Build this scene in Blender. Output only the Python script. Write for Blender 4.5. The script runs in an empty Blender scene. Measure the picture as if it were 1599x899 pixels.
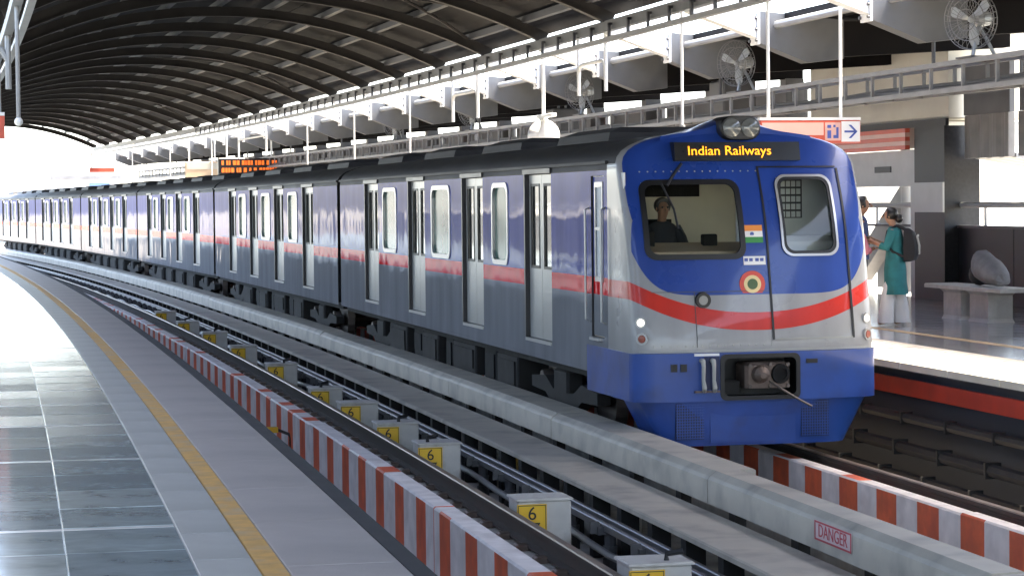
import bpy, bmesh, math, random
import numpy as np
from mathutils import Vector, Matrix
random.seed(7)
rnd = random.Random(11)
PI = math.pi
R = math.radians
sc = bpy.context.scene
COL = sc.collection

# ------------------------------------------------------------------ camera
ZC = 2.692
cam_d = bpy.data.cameras.new('camera')
cam_d.sensor_width = 36.0
cam_d.lens = 36.0 * 3764.9 / 1599.0
cam_d.clip_start = 0.1
cam_d.clip_end = 6000.0
cam = bpy.data.objects.new('camera', cam_d)
COL.objects.link(cam)
cam.matrix_world = (Matrix.Translation((0, 0, ZC)) @ Matrix.Rotation(PI / 2 - 0.03591, 4, 'X')
                    @ Matrix.Rotation(-0.01044, 4, 'Z'))
sc.camera = cam

# ------------------------------------------------------------------ sky, sun, exposure
SUN_EL, SUN_AZ = 71.0, 82.0          # azimuth clockwise from +Y, degrees
w = bpy.data.worlds.new('World')
sc.world = w
w.use_nodes = True
wn = w.node_tree.nodes
wl = w.node_tree.links
bg = wn['Background']
sky = wn.new('ShaderNodeTexSky')
sky.sky_type = 'NISHITA'
sky.sun_disc = False
sky.sun_elevation = R(SUN_EL)
sky.sun_rotation = R(SUN_AZ)
sky.air_density = 0.6
sky.dust_density = 2.2
sky.ozone_density = 0.2
wl.new(sky.outputs[0], bg.inputs[0])
bg.inputs[1].default_value = 0.15
sun_d = bpy.data.lights.new('sun', 'SUN')
sun_d.energy = 3.0
sun_d.angle = R(0.6)
sun_d.color = (1.0, 0.95, 0.88)
sun = bpy.data.objects.new('sun', sun_d)
COL.objects.link(sun)
sv = Vector((math.sin(R(SUN_AZ)) * math.cos(R(SUN_EL)), math.cos(R(SUN_AZ)) * math.cos(R(SUN_EL)), math.sin(R(SUN_EL))))
sun.rotation_euler = (-sv).to_track_quat('-Z', 'Y').to_euler()
sun.location = (0, 0, 40)
sc.view_settings.view_transform = 'Standard'
sc.view_settings.look = 'None'
sc.view_settings.gamma = 1.0
sc.view_settings.exposure = 3.75
sc.view_settings.use_curve_mapping = False
sc.view_settings.use_white_balance = True      # camera white balance set for open shade
sc.view_settings.white_balance_temperature = 7400
sc.view_settings.white_balance_tint = 8
sc.cycles.use_denoising = True
sc.cycles.max_bounces = 10
sc.cycles.diffuse_bounces = 5
sc.cycles.glossy_bounces = 5

# ------------------------------------------------------------------ track frame: s along the line, X across, z up (rail top z = .28)
CA, CB = 0.192, 0.00054
_Y = np.linspace(-80, 330, 8201)
_x = -(CA * _Y + CB * _Y * _Y)
_d = -(CA + 2 * CB * _Y)
_n = np.sqrt(1 + _d * _d)
_S = np.concatenate([[0], np.cumsum((_n[1:] + _n[:-1]) / 2 * (_Y[1] - _Y[0]))])
_S -= np.interp(0, _Y, _S)


def W(s, X, z):
    y0 = np.interp(s, _S, _Y)
    d = -(CA + 2 * CB * y0)
    n = math.sqrt(1 + d * d)
    return Vector((-(CA * y0 + CB * y0 * y0) + X / n, y0 - X * d / n, z))


def heading(s):
    y0 = np.interp(s, _S, _Y)
    return math.atan(CA + 2 * CB * y0)       # rotation about Z that turns local +Y along the line


def frange(a, b, step):
    n = max(1, int(round((b - a) / step)))
    return [a + (b - a) * i / n for i in range(n + 1)]


# ------------------------------------------------------------------ materials
MATS = {}


def mat(name, col, rough=0.6, metal=0.0, var=0.12, scale=3.0, bump=0.0, bscale=30.0, coat=0.0, emit=None, estr=0.0,
        spec=0.5, dirt=None, dscale=0.8, stretch=(1, 1, 1)):
    m = bpy.data.materials.new(name)
    m.use_nodes = True
    nt = m.node_tree
    n, l = nt.nodes, nt.links
    b = n['Principled BSDF']
    b.inputs['Roughness'].default_value = rough
    b.inputs['Metallic'].default_value = metal
    b.inputs['Specular IOR Level'].default_value = spec
    b.inputs['Coat Weight'].default_value = coat
    b.inputs['Coat Roughness'].default_value = 0.06
    tc = n.new('ShaderNodeTexCoord')
    mp = n.new('ShaderNodeMapping')
    mp.inputs['Scale'].default_value = stretch
    l.new(tc.outputs['Object'], mp.inputs[0])
    if var > 0:
        nz = n.new('ShaderNodeTexNoise')
        nz.inputs['Scale'].default_value = scale
        nz.inputs['Detail'].default_value = 6
        l.new(mp.outputs[0], nz.inputs[0])
        r = n.new('ShaderNodeMapRange')
        r.inputs[1].default_value = 0.3
        r.inputs[2].default_value = 0.7
        r.inputs[3].default_value = 1 - var
        r.inputs[4].default_value = 1 + var
        l.new(nz.outputs[0], r.inputs[0])
        mx = n.new('ShaderNodeMix')
        mx.data_type = 'RGBA'
        mx.blend_type = 'MULTIPLY'
        mx.inputs[0].default_value = 1
        mx.inputs[6].default_value = (*col, 1)
        l.new(r.outputs[0], mx.inputs[7])
        out = mx.outputs[2]
        if dirt:
            n2 = n.new('ShaderNodeTexNoise')
            n2.inputs['Scale'].default_value = dscale
            n2.inputs['Detail'].default_value = 8
            l.new(mp.outputs[0], n2.inputs[0])
            r2 = n.new('ShaderNodeMapRange')
            r2.inputs[1].default_value = 0.48
            r2.inputs[2].default_value = 0.72
            r2.inputs[3].default_value = 0
            r2.inputs[4].default_value = 0.75
            l.new(n2.outputs[0], r2.inputs[0])
            m2 = n.new('ShaderNodeMix')
            m2.data_type = 'RGBA'
            l.new(r2.outputs[0], m2.inputs[0])
            l.new(out, m2.inputs[6])
            m2.inputs[7].default_value = (*dirt, 1)
            out = m2.outputs[2]
        l.new(out, b.inputs['Base Color'])
        r3 = n.new('ShaderNodeMapRange')
        r3.inputs[3].default_value = max(0.02, rough * 0.8)
        r3.inputs[4].default_value = min(1, rough * 1.2)
        l.new(nz.outputs[0], r3.inputs[0])
        l.new(r3.outputs[0], b.inputs['Roughness'])
    else:
        b.inputs['Base Color'].default_value = (*col, 1)
    if bump > 0:
        nb = n.new('ShaderNodeTexNoise')
        nb.inputs['Scale'].default_value = bscale
        nb.inputs['Detail'].default_value = 4
        l.new(mp.outputs[0], nb.inputs[0])
        bm_ = n.new('ShaderNodeBump')
        bm_.inputs['Strength'].default_value = bump
        bm_.inputs['Distance'].default_value = 0.02
        l.new(nb.outputs[0], bm_.inputs['Height'])
        l.new(bm_.outputs[0], b.inputs['Normal'])
    if emit:
        b.inputs['Emission Color'].default_value = (*emit, 1)
        b.inputs['Emission Strength'].default_value = estr
    MATS[name] = m
    return m


mat('concrete', (.34, .33, .31), .75, var=.2, bump=.25, bscale=60, dirt=(.16, .15, .14), dscale=1.2)
mat('bed', (.3, .28, .26), .85, var=.25, bump=.4, bscale=40, dirt=(.13, .12, .11), dscale=1.5)
mat('plinth', (.42, .4, .36), .8, var=.2, bump=.3, bscale=50, dirt=(.18, .16, .14), dscale=2)
mat('ground', (.3, .29, .26), .9, var=.3, scale=.05)
mat('teal_tile', (.33, .405, .425), .11, spec=.8, var=.3, scale=2.2, bump=.05, bscale=8, dirt=(.25, .315, .335), dscale=3)
mat('teal_tile_b', (.36, .43, .445), .13, spec=.8, var=.3, scale=2.6, bump=.05, bscale=8, dirt=(.27, .33, .35), dscale=3)
mat('teal_tile_c', (.29, .36, .385), .1, spec=.8, var=.3, scale=2.6, bump=.05, bscale=8, dirt=(.25, .315, .335), dscale=3)
mat('grout', (.36, .42, .43), .5, var=.15)
mat('white_band', (.62, .64, .63), .25, var=.12, scale=6)
mat('pale_strip', (.44, .46, .45), .35, var=.12, scale=4, dirt=(.33, .35, .34))
mat('yellow_line', (.58, .34, .1), .5, var=.2, scale=9, bump=.15, bscale=40, dirt=(.42, .36, .27), dscale=3)
mat('coping', (.42, .39, .375), .42, var=.12, scale=3, bump=.08, bscale=60, dirt=(.29, .275, .27), dscale=1.4)
mat('rubber', (.03, .03, .033), .7)
mat('far_coping', (.62, .58, .5), .5, var=.1, scale=4)
mat('far_yellow', (.5, .36, .2), .5, var=.15)
mat('far_tile', (.26, .27, .28), .12, var=.15, scale=3)
mat('far_tile_b', (.22, .23, .245), .12, var=.15, scale=3)
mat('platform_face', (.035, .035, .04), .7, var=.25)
mat('red_band', (.64, .06, .025), .45, var=.15, dirt=(.46, .045, .025))
mat('rail_steel', (.3, .23, .17), .4, metal=.5, var=.2, scale=8)
mat('rail_side', (.045, .036, .03), .8, var=.3, scale=8)
mat('stripe_white', (.88, .82, .8), .6, var=.12, scale=5, dirt=(.66, .59, .56), dscale=3)
mat('stripe_red', (.8, .15, .06), .55, var=.2, scale=5, dirt=(.58, .1, .055), dscale=3)
mat('cover_grey', (.52, .475, .4), .5, var=.1, scale=3, bump=.05, bscale=30, dirt=(.27, .25, .22), dscale=2.5)
mat('black_post', (.012, .012, .013), .5, var=.2)
mat('cond_steel', (.2, .2, .21), .35, metal=.6, var=.2)
mat('box_white', (.58, .56, .52), .55, var=.1, scale=5, dirt=(.3, .28, .25), dscale=5)
mat('plate_yellow', (.85, .5, .02), .45, var=.1)
mat('ink', (.02, .02, .02), .6, var=0)
mat('red_ink', (.5, .06, .08), .6, var=0)
mat('pink_paper', (.62, .48, .48), .6, var=.05)
mat('dark_steel', (.085, .085, .09), .55, var=.25, scale=2)
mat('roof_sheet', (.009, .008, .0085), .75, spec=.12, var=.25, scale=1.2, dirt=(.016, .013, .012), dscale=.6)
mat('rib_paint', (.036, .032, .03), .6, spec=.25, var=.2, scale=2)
mat('grey_steel', (.28, .285, .29), .5, var=.15, scale=2)
mat('haunch_grey', (.13, .132, .135), .5, var=.15, scale=2)
mat('white_steel', (.78, .78, .77), .4, var=.06, scale=2)
mat('beam_grey', (.17, .17, .17), .5, var=.2, scale=3)
mat('corrugated', (.2, .19, .18), .55, var=.2)
mat('cream', (.55, .53, .46), .6, var=.07, scale=1.5, dirt=(.46, .44, .38))
mat('granite', (.014, .015, .018), .4, var=.3, scale=20, spec=.25)
mat('portal_grey', (.42, .43, .43), .45, var=.08)
mat('sign_red', (.62, .1, .06), .4, var=.08)
mat('sign_white', (.78, .78, .78), .4, var=.03)
mat('sign_pink', (.7, .42, .36), .4, var=.06)
mat('sign_blue', (.05, .09, .35), .4, var=0)
mat('bench_stone', (.4, .39, .36), .5, var=.2, scale=6, dirt=(.28, .27, .25))
mat('bag_grey', (.2, .2, .205), .75, var=.2, scale=8, bump=.4, bscale=12)
mat('black_cloth', (.015, .015, .018), .8, var=.2, bump=.2, bscale=20)
mat('teal_cloth', (.02, .16, .17), .85, var=.25, scale=6, bump=.4, bscale=9)
mat('white_cloth', (.68, .67, .66), .85, var=.06, bump=.4, bscale=8)
mat('navy_cloth', (.03, .05, .14), .85, var=.2, bump=.3, bscale=9)
mat('dark_cloth', (.03, .033, .04), .85, var=.2, bump=.3, bscale=9)
mat('pink_cloth', (.6, .2, .25), .85, var=.15, bump=.3, bscale=9)
mat('skin', (.36, .19, .12), .55, var=.06)
mat('hair', (.012, .01, .01), .45, var=.2, scale=30)
mat('fan_grey', (.33, .35, .36), .4, metal=.3, var=.1)
mat('fan_wire', (.2, .2, .2), .4, metal=.5, var=0)
mat('globe', (.85, .85, .83), .3, var=0)
mat('led_off', (.012, .011, .01), .3, var=.1)
mat('led_amber', (.8, .35, .03), .5, var=0, emit=(1.0, .3, .012), estr=.2)
mat('led_orange', (.6, .15, .02), .5, var=0, emit=(1.0, .13, .01), estr=.07)
mat('lamp_white', (.9, .9, .9), .2, var=0, emit=(1, .97, .92), estr=.4)
# train paints
mat('train_roof', (.028, .028, .031), .6, var=.25, scale=2, dirt=(.05, .05, .05), dscale=1)
mat('train_under', (.006, .006, .006), .9, var=.3, scale=6)
mat('train_under_b', (.016, .015, .014), .85, var=.3, scale=6)
mat('wheel_steel', (.12, .1, .09), .45, metal=.6, var=.2)
mat('bumper_blue', (.014, .066, .3), .38, var=.12, scale=3, coat=.2, bump=.06, bscale=5, dirt=(.02, .045, .16), dscale=3.5)
mat('door_leaf', (.4, .4, .385), .3, var=.06, metal=.15, scale=3)
mat('door_dark', (.03, .03, .035), .4, var=.1)
mat('pane_dark', (.02, .028, .03), .05, var=.1, coat=.3)
mat('pane_green', (.07, .15, .125), .15, var=.3, scale=1.5, spec=.1)
mat('frame_silver', (.5, .5, .5), .3, metal=.5, var=.05)
mat('gasket', (.01, .01, .011), .45, var=.1)
mat('cab_cream', (.78, .7, .56), .6, var=.06)
mat('cab_grey', (.78, .8, .8), .55, var=.05)
mat('cab_tan', (.6, .46, .32), .6, var=.08)
mat('cab_blue', (.018, .06, .3), .3, var=.12, scale=3, coat=.2)
mat('lamp_glass', (.16, .17, .17), .15, var=.2, scale=12, metal=.2)
mat('tail_red', (.35, .1, .07), .25, var=.1)
mat('rust', (.16, .12, .1), .55, metal=.4, var=.3, scale=12)
mat('mesh_dark', (.012, .02, .07), .5, var=.1)
mat('flag_orange', (.75, .25, .04), .5, var=0)
mat('flag_green', (.03, .25, .06), .5, var=0)
mat('emblem_red', (.62, .07, .05), .45, var=0)
mat('emblem_cream', (.8, .62, .32), .45, var=0)
mat('emblem_green', (.06, .12, .05), .5, var=0)
mat('hose_grey', (.36, .36, .34), .5, var=.1)
mat('shelter_blue', (.15, .25, .45), .6, var=.1)
mat('sack_black', (.02, .02, .022), .6, var=.2)


def glass_mat():
    m = bpy.data.materials.new('clear_glass')
    m.use_nodes = True
    n, l = m.node_tree.nodes, m.node_tree.links
    n.remove(n['Principled BSDF'])
    t = n.new('ShaderNodeBsdfTransparent')
    t.inputs[0].default_value = (.86, .9, .88, 1)
    g = n.new('ShaderNodeBsdfGlossy')
    g.inputs['Roughness'].default_value = .03
    f = n.new('ShaderNodeFresnel')
    f.inputs[0].default_value = 1.45
    x = n.new('ShaderNodeMixShader')
    l.new(f.outputs[0], x.inputs[0])
    l.new(t.outputs[0], x.inputs[1])
    l.new(g.outputs[0], x.inputs[2])
    l.new(x.outputs[0], n['Material Output'].inputs[0])
    MATS['clear_glass'] = m


glass_mat()


def livery(name, front):
    """painted livery in the car's own coordinates: grey below, red waist band, blue above"""
    m = bpy.data.materials.new(name)
    m.use_nodes = True
    n, l = m.node_tree.nodes, m.node_tree.links
    b = n['Principled BSDF']
    tc = n.new('ShaderNodeTexCoord')
    sp = n.new('ShaderNodeSeparateXYZ')
    l.new(tc.outputs['Object'], sp.inputs[0])

    def M(op, a, c=None, clamp=False):
        q = n.new('ShaderNodeMath')
        q.operation = op
        q.use_clamp = clamp
        for i, v in enumerate((a, c)):
            if v is None:
                continue
            if isinstance(v, (int, float)):
                q.inputs[i].default_value = v
            else:
                l.new(v, q.inputs[i])
        return q.outputs[0]
    x, y, z = sp.outputs
    ax = M('DIVIDE', M('ABSOLUTE', x), 1.185)
    if front:
        lift = M('MULTIPLY', M('POWER', ax, 2.2), .30)
        zz = M('SUBTRACT', z, lift)
        red = M('MULTIPLY', M('GREATER_THAN', zz, 1.47), M('LESS_THAN', zz, 1.635))
        lb = M('MULTIPLY', M('POWER', M('DIVIDE', ax, .93), 8.0), .3)
        blue = M('MULTIPLY', M('GREATER_THAN', M('SUBTRACT', z, lb), 1.80), M('LESS_THAN', ax, 5.0))
        # side of the cab: grey corner post behind the blue mask
        blue = M('MULTIPLY', blue, M('LESS_THAN', y, M('ADD', M('ADD', .12, M('MULTIPLY', M('MAXIMUM', M('SUBTRACT', z, 1.4), 0), .2)), M('MULTIPLY', M('MAXIMUM', M('SUBTRACT', z, 2.5), 0), .3))))
        side = M('MULTIPLY', M('GREATER_THAN', ax, .995), M('GREATER_THAN', y, .55))
    else:
        red = M('MULTIPLY', M('GREATER_THAN', z, 1.775), M('LESS_THAN', z, 1.945))
        blue = M('GREATER_THAN', z, 1.945)
        side = None
    nz = n.new('ShaderNodeTexNoise')
    nz.inputs['Scale'].default_value = 2.5
    nz.inputs['Detail'].default_value = 7
    l.new(tc.outputs['Object'], nz.inputs[0])

    def RGB(c):
        q = n.new('ShaderNodeRGB')
        q.outputs[0].default_value = (*c, 1)
        return q.outputs[0]

    def MIX(f, a, c, mode='MIX'):
        q = n.new('ShaderNodeMix')
        q.data_type = 'RGBA'
        q.blend_type = mode
        if isinstance(f, (int, float)):
            q.inputs[0].default_value = f
        else:
            l.new(f, q.inputs[0])
        l.new(a, q.inputs[6])
        l.new(c, q.inputs[7])
        return q.outputs[2]
    if front:
        grey, bl, rd = (.33, .33, .335), (.018, .06, .3), (.6, .03, .018)
    else:
        grey, bl, rd = (.24, .245, .26), (.075, .1, .33), (.72, .006, .012)
    c = MIX(blue, RGB(grey), RGB(bl))
    c = MIX(red, c, RGB(rd))
    # grime: vertical streaks and blotches
    mp = n.new('ShaderNodeMapping')
    mp.inputs['Scale'].default_value = (4, 3.0, .7)
    l.new(tc.outputs['Object'], mp.inputs[0])
    n2 = n.new('ShaderNodeTexNoise')
    n2.inputs['Scale'].default_value = 1.0
    n2.inputs['Detail'].default_value = 6
    l.new(mp.outputs[0], n2.inputs[0])
    r = n.new('ShaderNodeMapRange')
    r.inputs[1].default_value = .3
    r.inputs[2].default_value = .75
    r.inputs[3].default_value = .82
    r.inputs[4].default_value = 1.1
    l.new(n2.outputs[0], r.inputs[0])
    q = n.new('ShaderNodeMix')
    q.data_type = 'RGBA'
    q.blend_type = 'MULTIPLY'
    q.inputs[0].default_value = 1
    l.new(c, q.inputs[6])
    l.new(r.outputs[0], q.inputs[7])
    l.new(q.outputs[2], b.inputs['Base Color'])
    rr = n.new('ShaderNodeMapRange')
    rr.inputs[3].default_value = .16 if not front else .22
    rr.inputs[4].default_value = .3 if not front else .36
    l.new(nz.outputs[0], rr.inputs[0])
    l.new(rr.outputs[0], b.inputs['Roughness'])
    b.inputs['Specular IOR Level'].default_value = .0 if not front else .35
    b.inputs['Coat Weight'].default_value = .3 if not front else .3
    b.inputs['Coat Roughness'].default_value = .05
    # gentle panel waviness
    mw = n.new('ShaderNodeMapping')
    mw.inputs['Scale'].default_value = (1.0, .9, .4)
    l.new(tc.outputs['Object'], mw.inputs[0])
    n3 = n.new('ShaderNodeTexNoise')
    n3.inputs['Scale'].default_value = 1.3
    n3.inputs['Detail'].default_value = 2
    l.new(mw.outputs[0], n3.inputs[0])
    bp = n.new('ShaderNodeBump')
    bp.inputs['Strength'].default_value = .6 if not front else .15
    bp.inputs['Distance'].default_value = .022
    l.new(n3.outputs[0], bp.inputs['Height'])
    l.new(bp.outputs[0], b.inputs['Normal'])
    l.new(bp.outputs[0], b.inputs['Coat Normal'])
    MATS[name] = m


livery('livery_side', False)
livery('livery_front', True)


# ------------------------------------------------------------------ mesh helpers
class MB:
    def __init__(self):
        self.v, self.f, self.m = [], [], []

    def add(self, pts, faces, mi=0):
        o = len(self.v)
        self.v += [Vector(p) for p in pts]
        for f in faces:
            self.f.append([o + i for i in f])
            self.m.append(mi)
        return self

    def quad(self, a, b, c, d, mi=0):
        return self.add([a, b, c, d], [(0, 1, 2, 3)], mi)

    def box(self, x0, x1, y0, y1, z0, z1, mi=0, T=None):
        p = [Vector((x, y, z)) for z in (z0, z1) for y in (y0, y1) for x in (x0, x1)]
        if T:
            p = [T @ q for q in p]
        return self.add(p, [(0, 2, 3, 1), (4, 5, 7, 6), (0, 1, 5, 4), (2, 6, 7, 3), (0, 4, 6, 2), (1, 3, 7, 5)], mi)

    def cbox(self, x0, x1, y0, y1, z0, z1, c=.01, mi=0, T=None):
        """box with chamfered vertical and top edges"""
        pr = [(x0 + c, y0), (x1 - c, y0), (x1, y0 + c), (x1, y1 - c), (x1 - c, y1), (x0 + c, y1), (x0, y1 - c), (x0, y0 + c)]
        cx, cy = (x0 + x1) / 2, (y0 + y1) / 2
        kx = 1 - 2 * c / max(1e-6, x1 - x0)
        ky = 1 - 2 * c / max(1e-6, y1 - y0)
        rows = []
        for z, k in ((z0, 0), (z1 - c, 0), (z1, 1)):
            rows.append([Vector((cx + (px - cx) * (kx if k else 1), cy + (py - cy) * (ky if k else 1), z)) for px, py in pr])
        if T:
            rows = [[T @ q for q in r_] for r_ in rows]
        return self.loft(rows, True, True, mi)

    def loft(self, rows, closed=True, caps=True, mi=0):
        n = len(rows[0])
        fs = []
        for i in range(len(rows) - 1):
            for j in range(n if closed else n - 1):
                k = (j + 1) % n
                fs.append((i * n + j, i * n + k, (i + 1) * n + k, (i + 1) * n + j))
        if caps and closed:
            fs.append(tuple(reversed(range(n))))
            fs.append(tuple((len(rows) - 1) * n + j for j in range(n)))
        return self.add([p for r_ in rows for p in r_], fs, mi)

    def sweep(self, prof, ss, closed=True, mi=0):
        """profile [(X, z)] swept along the line at stations ss (track frame)"""
        return self.loft([[W(s, X, z) for X, z in prof] for s in ss], closed, closed, mi)

    def tbox(self, s0, s1, X0, X1, z0, z1, mi=0, ds=3.0):
        return self.sweep([(X0, z0), (X1, z0), (X1, z1), (X0, z1)], frange(s0, s1, ds), True, mi)

    def tube(self, pts, r, n=8, mi=0, caps=True):
        pts = [Vector(p) for p in pts]
        rs = r if isinstance(r, (list, tuple)) else [r] * len(pts)
        rows = []
        prev = None
        pd = None
        for i, p in enumerate(pts):
            d = (pts[min(i + 1, len(pts) - 1)] - pts[max(i - 1, 0)])
            if d.length < 1e-9:
                d = Vector((0, 0, 1))
            d.normalize()
            if pd is not None and d.dot(pd) < 0:
                d = -d
            pd = d
            up = Vector((0, 0, 1)) if abs(d.z) < .95 else Vector((0, 1, 0))
            if prev is None:
                a = d.cross(up).normalized()
            else:
                a = (prev - d * prev.dot(d)).normalized()
            prev = a
            b = d.cross(a)
            rows.append([p + (a * math.cos(2 * PI * k / n) + b * math.sin(2 * PI * k / n)) * rs[i] for k in range(n)])
        return self.loft(rows, True, caps, mi)

    def disc(self, c, ax, r0, r1, depth, n=20, mi=0):
        """cylinder/cone frustum from c along unit axis ax"""
        c = Vector(c)
        ax = Vector(ax).normalized()
        return self.tube([c, c + ax * depth], [r0, r1], n, mi)

    def ball(self, c, r, sx=1, sy=1, sz=1, nu=14, nv=9, mi=0, z0=-1.0, z1=1.0, T=None):
        rows = []
        for i in range(nv + 1):
            t = z0 + (z1 - z0) * i / nv
            a = math.asin(max(-1, min(1, t))) if False else -PI / 2 + PI * ((t + 1) / 2)
            rr, zz = max(math.cos(a), .003), math.sin(a)
            rows.append([Vector((c[0] + r * sx * rr * math.cos(2 * PI * k / nu), c[1] + r * sy * rr * math.sin(2 * PI * k / nu), c[2] + r * sz * zz)) for k in range(nu)])
        if T:
            rows = [[T @ q for q in r_] for r_ in rows]
        return self.loft(rows, True, True, mi)

    def wall(self, x, ys, zs, holes, mi=0, flip=False):
        """plane x = const with rectangular holes (y0, y1, z0, z1)"""
        ys = sorted(set(ys + [h[0] for h in holes] + [h[1] for h in holes]))
        zs = sorted(set(zs + [h[2] for h in holes] + [h[3] for h in holes]))
        for i in range(len(ys) - 1):
            for j in range(len(zs) - 1):
                cy, cz = (ys[i] + ys[i + 1]) / 2, (zs[j] + zs[j + 1]) / 2
                if any(h[0] < cy < h[1] and h[2] < cz < h[3] for h in holes):
                    continue
                p = [(x, ys[i], zs[j]), (x, ys[i + 1], zs[j]), (x, ys[i + 1], zs[j + 1]), (x, ys[i], zs[j + 1])]
                self.add(p, [(0, 3, 2, 1) if flip else (0, 1, 2, 3)], mi)
        return self

    def rim(self, x0, x1, h, mi=0):
        y0, y1, z0, z1 = h
        for a, b in (((y0, z0), (y1, z0)), ((y1, z0), (y1, z1)), ((y1, z1), (y0, z1)), ((y0, z1), (y0, z0))):
            self.quad((x0, *a), (x0, *b), (x1, *b), (x1, *a), mi)
        return self

    def build(self, name, mats, parent=None, origin=None, smooth=False, merge=False):
        o3 = Vector(origin) if origin is not None else Vector((0, 0, 0))
        me = bpy.data.meshes.new(name)
        me.from_pydata([tuple(p - o3) for p in self.v], [], self.f)
        if isinstance(mats, str):
            mats = [mats]
        for m in mats:
            me.materials.append(MATS[m])
        for i, p in enumerate(me.polygons):
            p.material_index = min(self.m[i], len(mats) - 1)
        bm_ = bmesh.new()
        bm_.from_mesh(me)
        if merge:
            bmesh.ops.remove_doubles(bm_, verts=bm_.verts, dist=1e-4)
        bmesh.ops.recalc_face_normals(bm_, faces=bm_.faces)
        bm_.to_mesh(me)
        bm_.free()
        if smooth:
            me.polygons.foreach_set('use_smooth', [True] * len(me.polygons))
            try:
                me.set_sharp_from_angle(angle=R(35))
            except Exception:
                pass
        ob = bpy.data.objects.new(name, me)
        COL.objects.link(ob)
        if parent is not None:
            ob.parent = parent
        elif origin is not None:
            ob.location = o3
        return ob


def tag(o, label, cat, group=None, kind=None):
    if label:
        o['label'] = label
    if cat:
        o['category'] = cat
    if group:
        o['group'] = group
    if kind:
        o['kind'] = kind
    return o


def struct(o, label=None):
    o['kind'] = 'structure'
    if label:
        o['label'] = label
    return o


def thing(name, label, cat, loc=(0, 0, 0), rz=0.0, group=None):
    o = bpy.data.objects.new(name, None)
    COL.objects.link(o)
    o.empty_display_size = .2
    o.location = loc
    o.rotation_euler = (0, 0, rz)
    return tag(o, label, cat, group)


def tthing(name, label, cat, s, X, z, rz=0.0, group=None):
    """thing standing in the track frame: local +Y runs along the line, +X across it"""
    return thing(name, label, cat, W(s, X, z), heading(s) + rz, group)


def copy_tree(o, parent=None):
    c = o.copy()
    COL.objects.link(c)
    c.parent = parent
    for ch in list(o.children):
        copy_tree(ch, c)
    return c


def share(src, name, parent, loc, rz=0.0):
    """another piece that shares src's mesh"""
    o = bpy.data.objects.new(name, src.data)
    COL.objects.link(o)
    o.parent = parent
    o.location = loc
    o.rotation_euler = (0, 0, rz)
    return o


def text_mesh(txt, size, mat_name, name, parent, M, extrude=0.002, align='CENTER', sx=1.0):
    cu = bpy.data.curves.new(name, 'FONT')
    cu.body = txt
    cu.size = size
    cu.extrude = extrude
    cu.align_x = align
    cu.align_y = 'CENTER'
    cu.resolution_u = 3
    cu.space_line = .9
    t = bpy.data.objects.new('tmp_text', cu)
    COL.objects.link(t)
    dg = bpy.context.evaluated_depsgraph_get()
    me = bpy.data.meshes.new_from_object(t.evaluated_get(dg))
    bpy.data.objects.remove(t)
    bpy.data.curves.remove(cu)
    me.transform(M @ Matrix.Diagonal((sx, 1, 1, 1)))
    me.materials.clear()
    me.materials.append(MATS[mat_name])
    me.name = name
    o = bpy.data.objects.new(name, me)
    COL.objects.link(o)
    o.parent = parent
    return o


# text frames: lettering facing -Y (towards the camera along the line) / facing -X
FACE_S = Matrix.Rotation(PI / 2, 4, 'X')
FACE_X = Matrix.Rotation(-PI / 2, 4, 'Z') @ Matrix.Rotation(PI / 2, 4, 'X')

# ================================================================== THE SETTING
S0, S1 = -14.0, 121.0           # roofed part of the station
E1, E2 = 1.68, 8.5              # platform edges
PZ = 1.07                       # platform height

g = MB()
g.box(-3000, 3000, -3000, 3000, -9.3, -9.0)
struct(g.build('ground', 'ground'))
d = MB()
d.sweep([(-6.2, -1.2), (16.2, -1.2), (16.2, -.3), (-6.2, -.3)], frange(-60, 300, 6))
struct(d.build('viaduct_deck', 'bed'))

# ---- near platform
np_o = W(10, 1.0, PZ)
m = MB()
m.sweep([(-5.6, -.29), (1.3, -.29), (1.3, .75), (1.655, .78), (1.655, 1.058), (-5.6, 1.058)], frange(-30, 125, 3), mi=0)
near_plat = struct(m.build('near_platform', 'grout', origin=np_o))


def part_at(mb, name, mats, parent, smooth=False):
    return mb.build(name, mats, parent, origin=parent.location, smooth=smooth)


m = MB()
m.sweep([(1.655, 1.0), (1.69, 1.0), (1.69, 1.072), (1.6, 1.072), (1.6, 1.0585), (1.655, 1.0585)], frange(-30, 125, 3))
part_at(m, 'rubber_nosing', 'rubber', near_plat)
m = MB()
m.sweep([(.958, 1.0585), (1.072, 1.0585), (1.07, 1.0725), (.96, 1.0725)], frange(-30, 125, 2))
part_at(m, 'yellow_line', 'yellow_line', near_plat)


def tile_mesh(name, wx, wy, mname, h=.012, c=.003):
    q = MB()
    q.cbox(-wx / 2, wx / 2, -wy / 2, wy / 2, -h, 0, c)
    o = q.build(name, mname)
    me = o.data
    bpy.data.objects.remove(o)
    return me


def place_piece(me, name, parent, s, X, z, sy=1.0, rz=0.0):
    o = bpy.data.objects.new(name, me)
    COL.objects.link(o)
    o.parent = parent
    o.location = W(s, X, z) - parent.location
    o.rotation_euler = (0, 0, heading(s) + rz)
    o.scale = (1, sy, 1)
    return o


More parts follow.
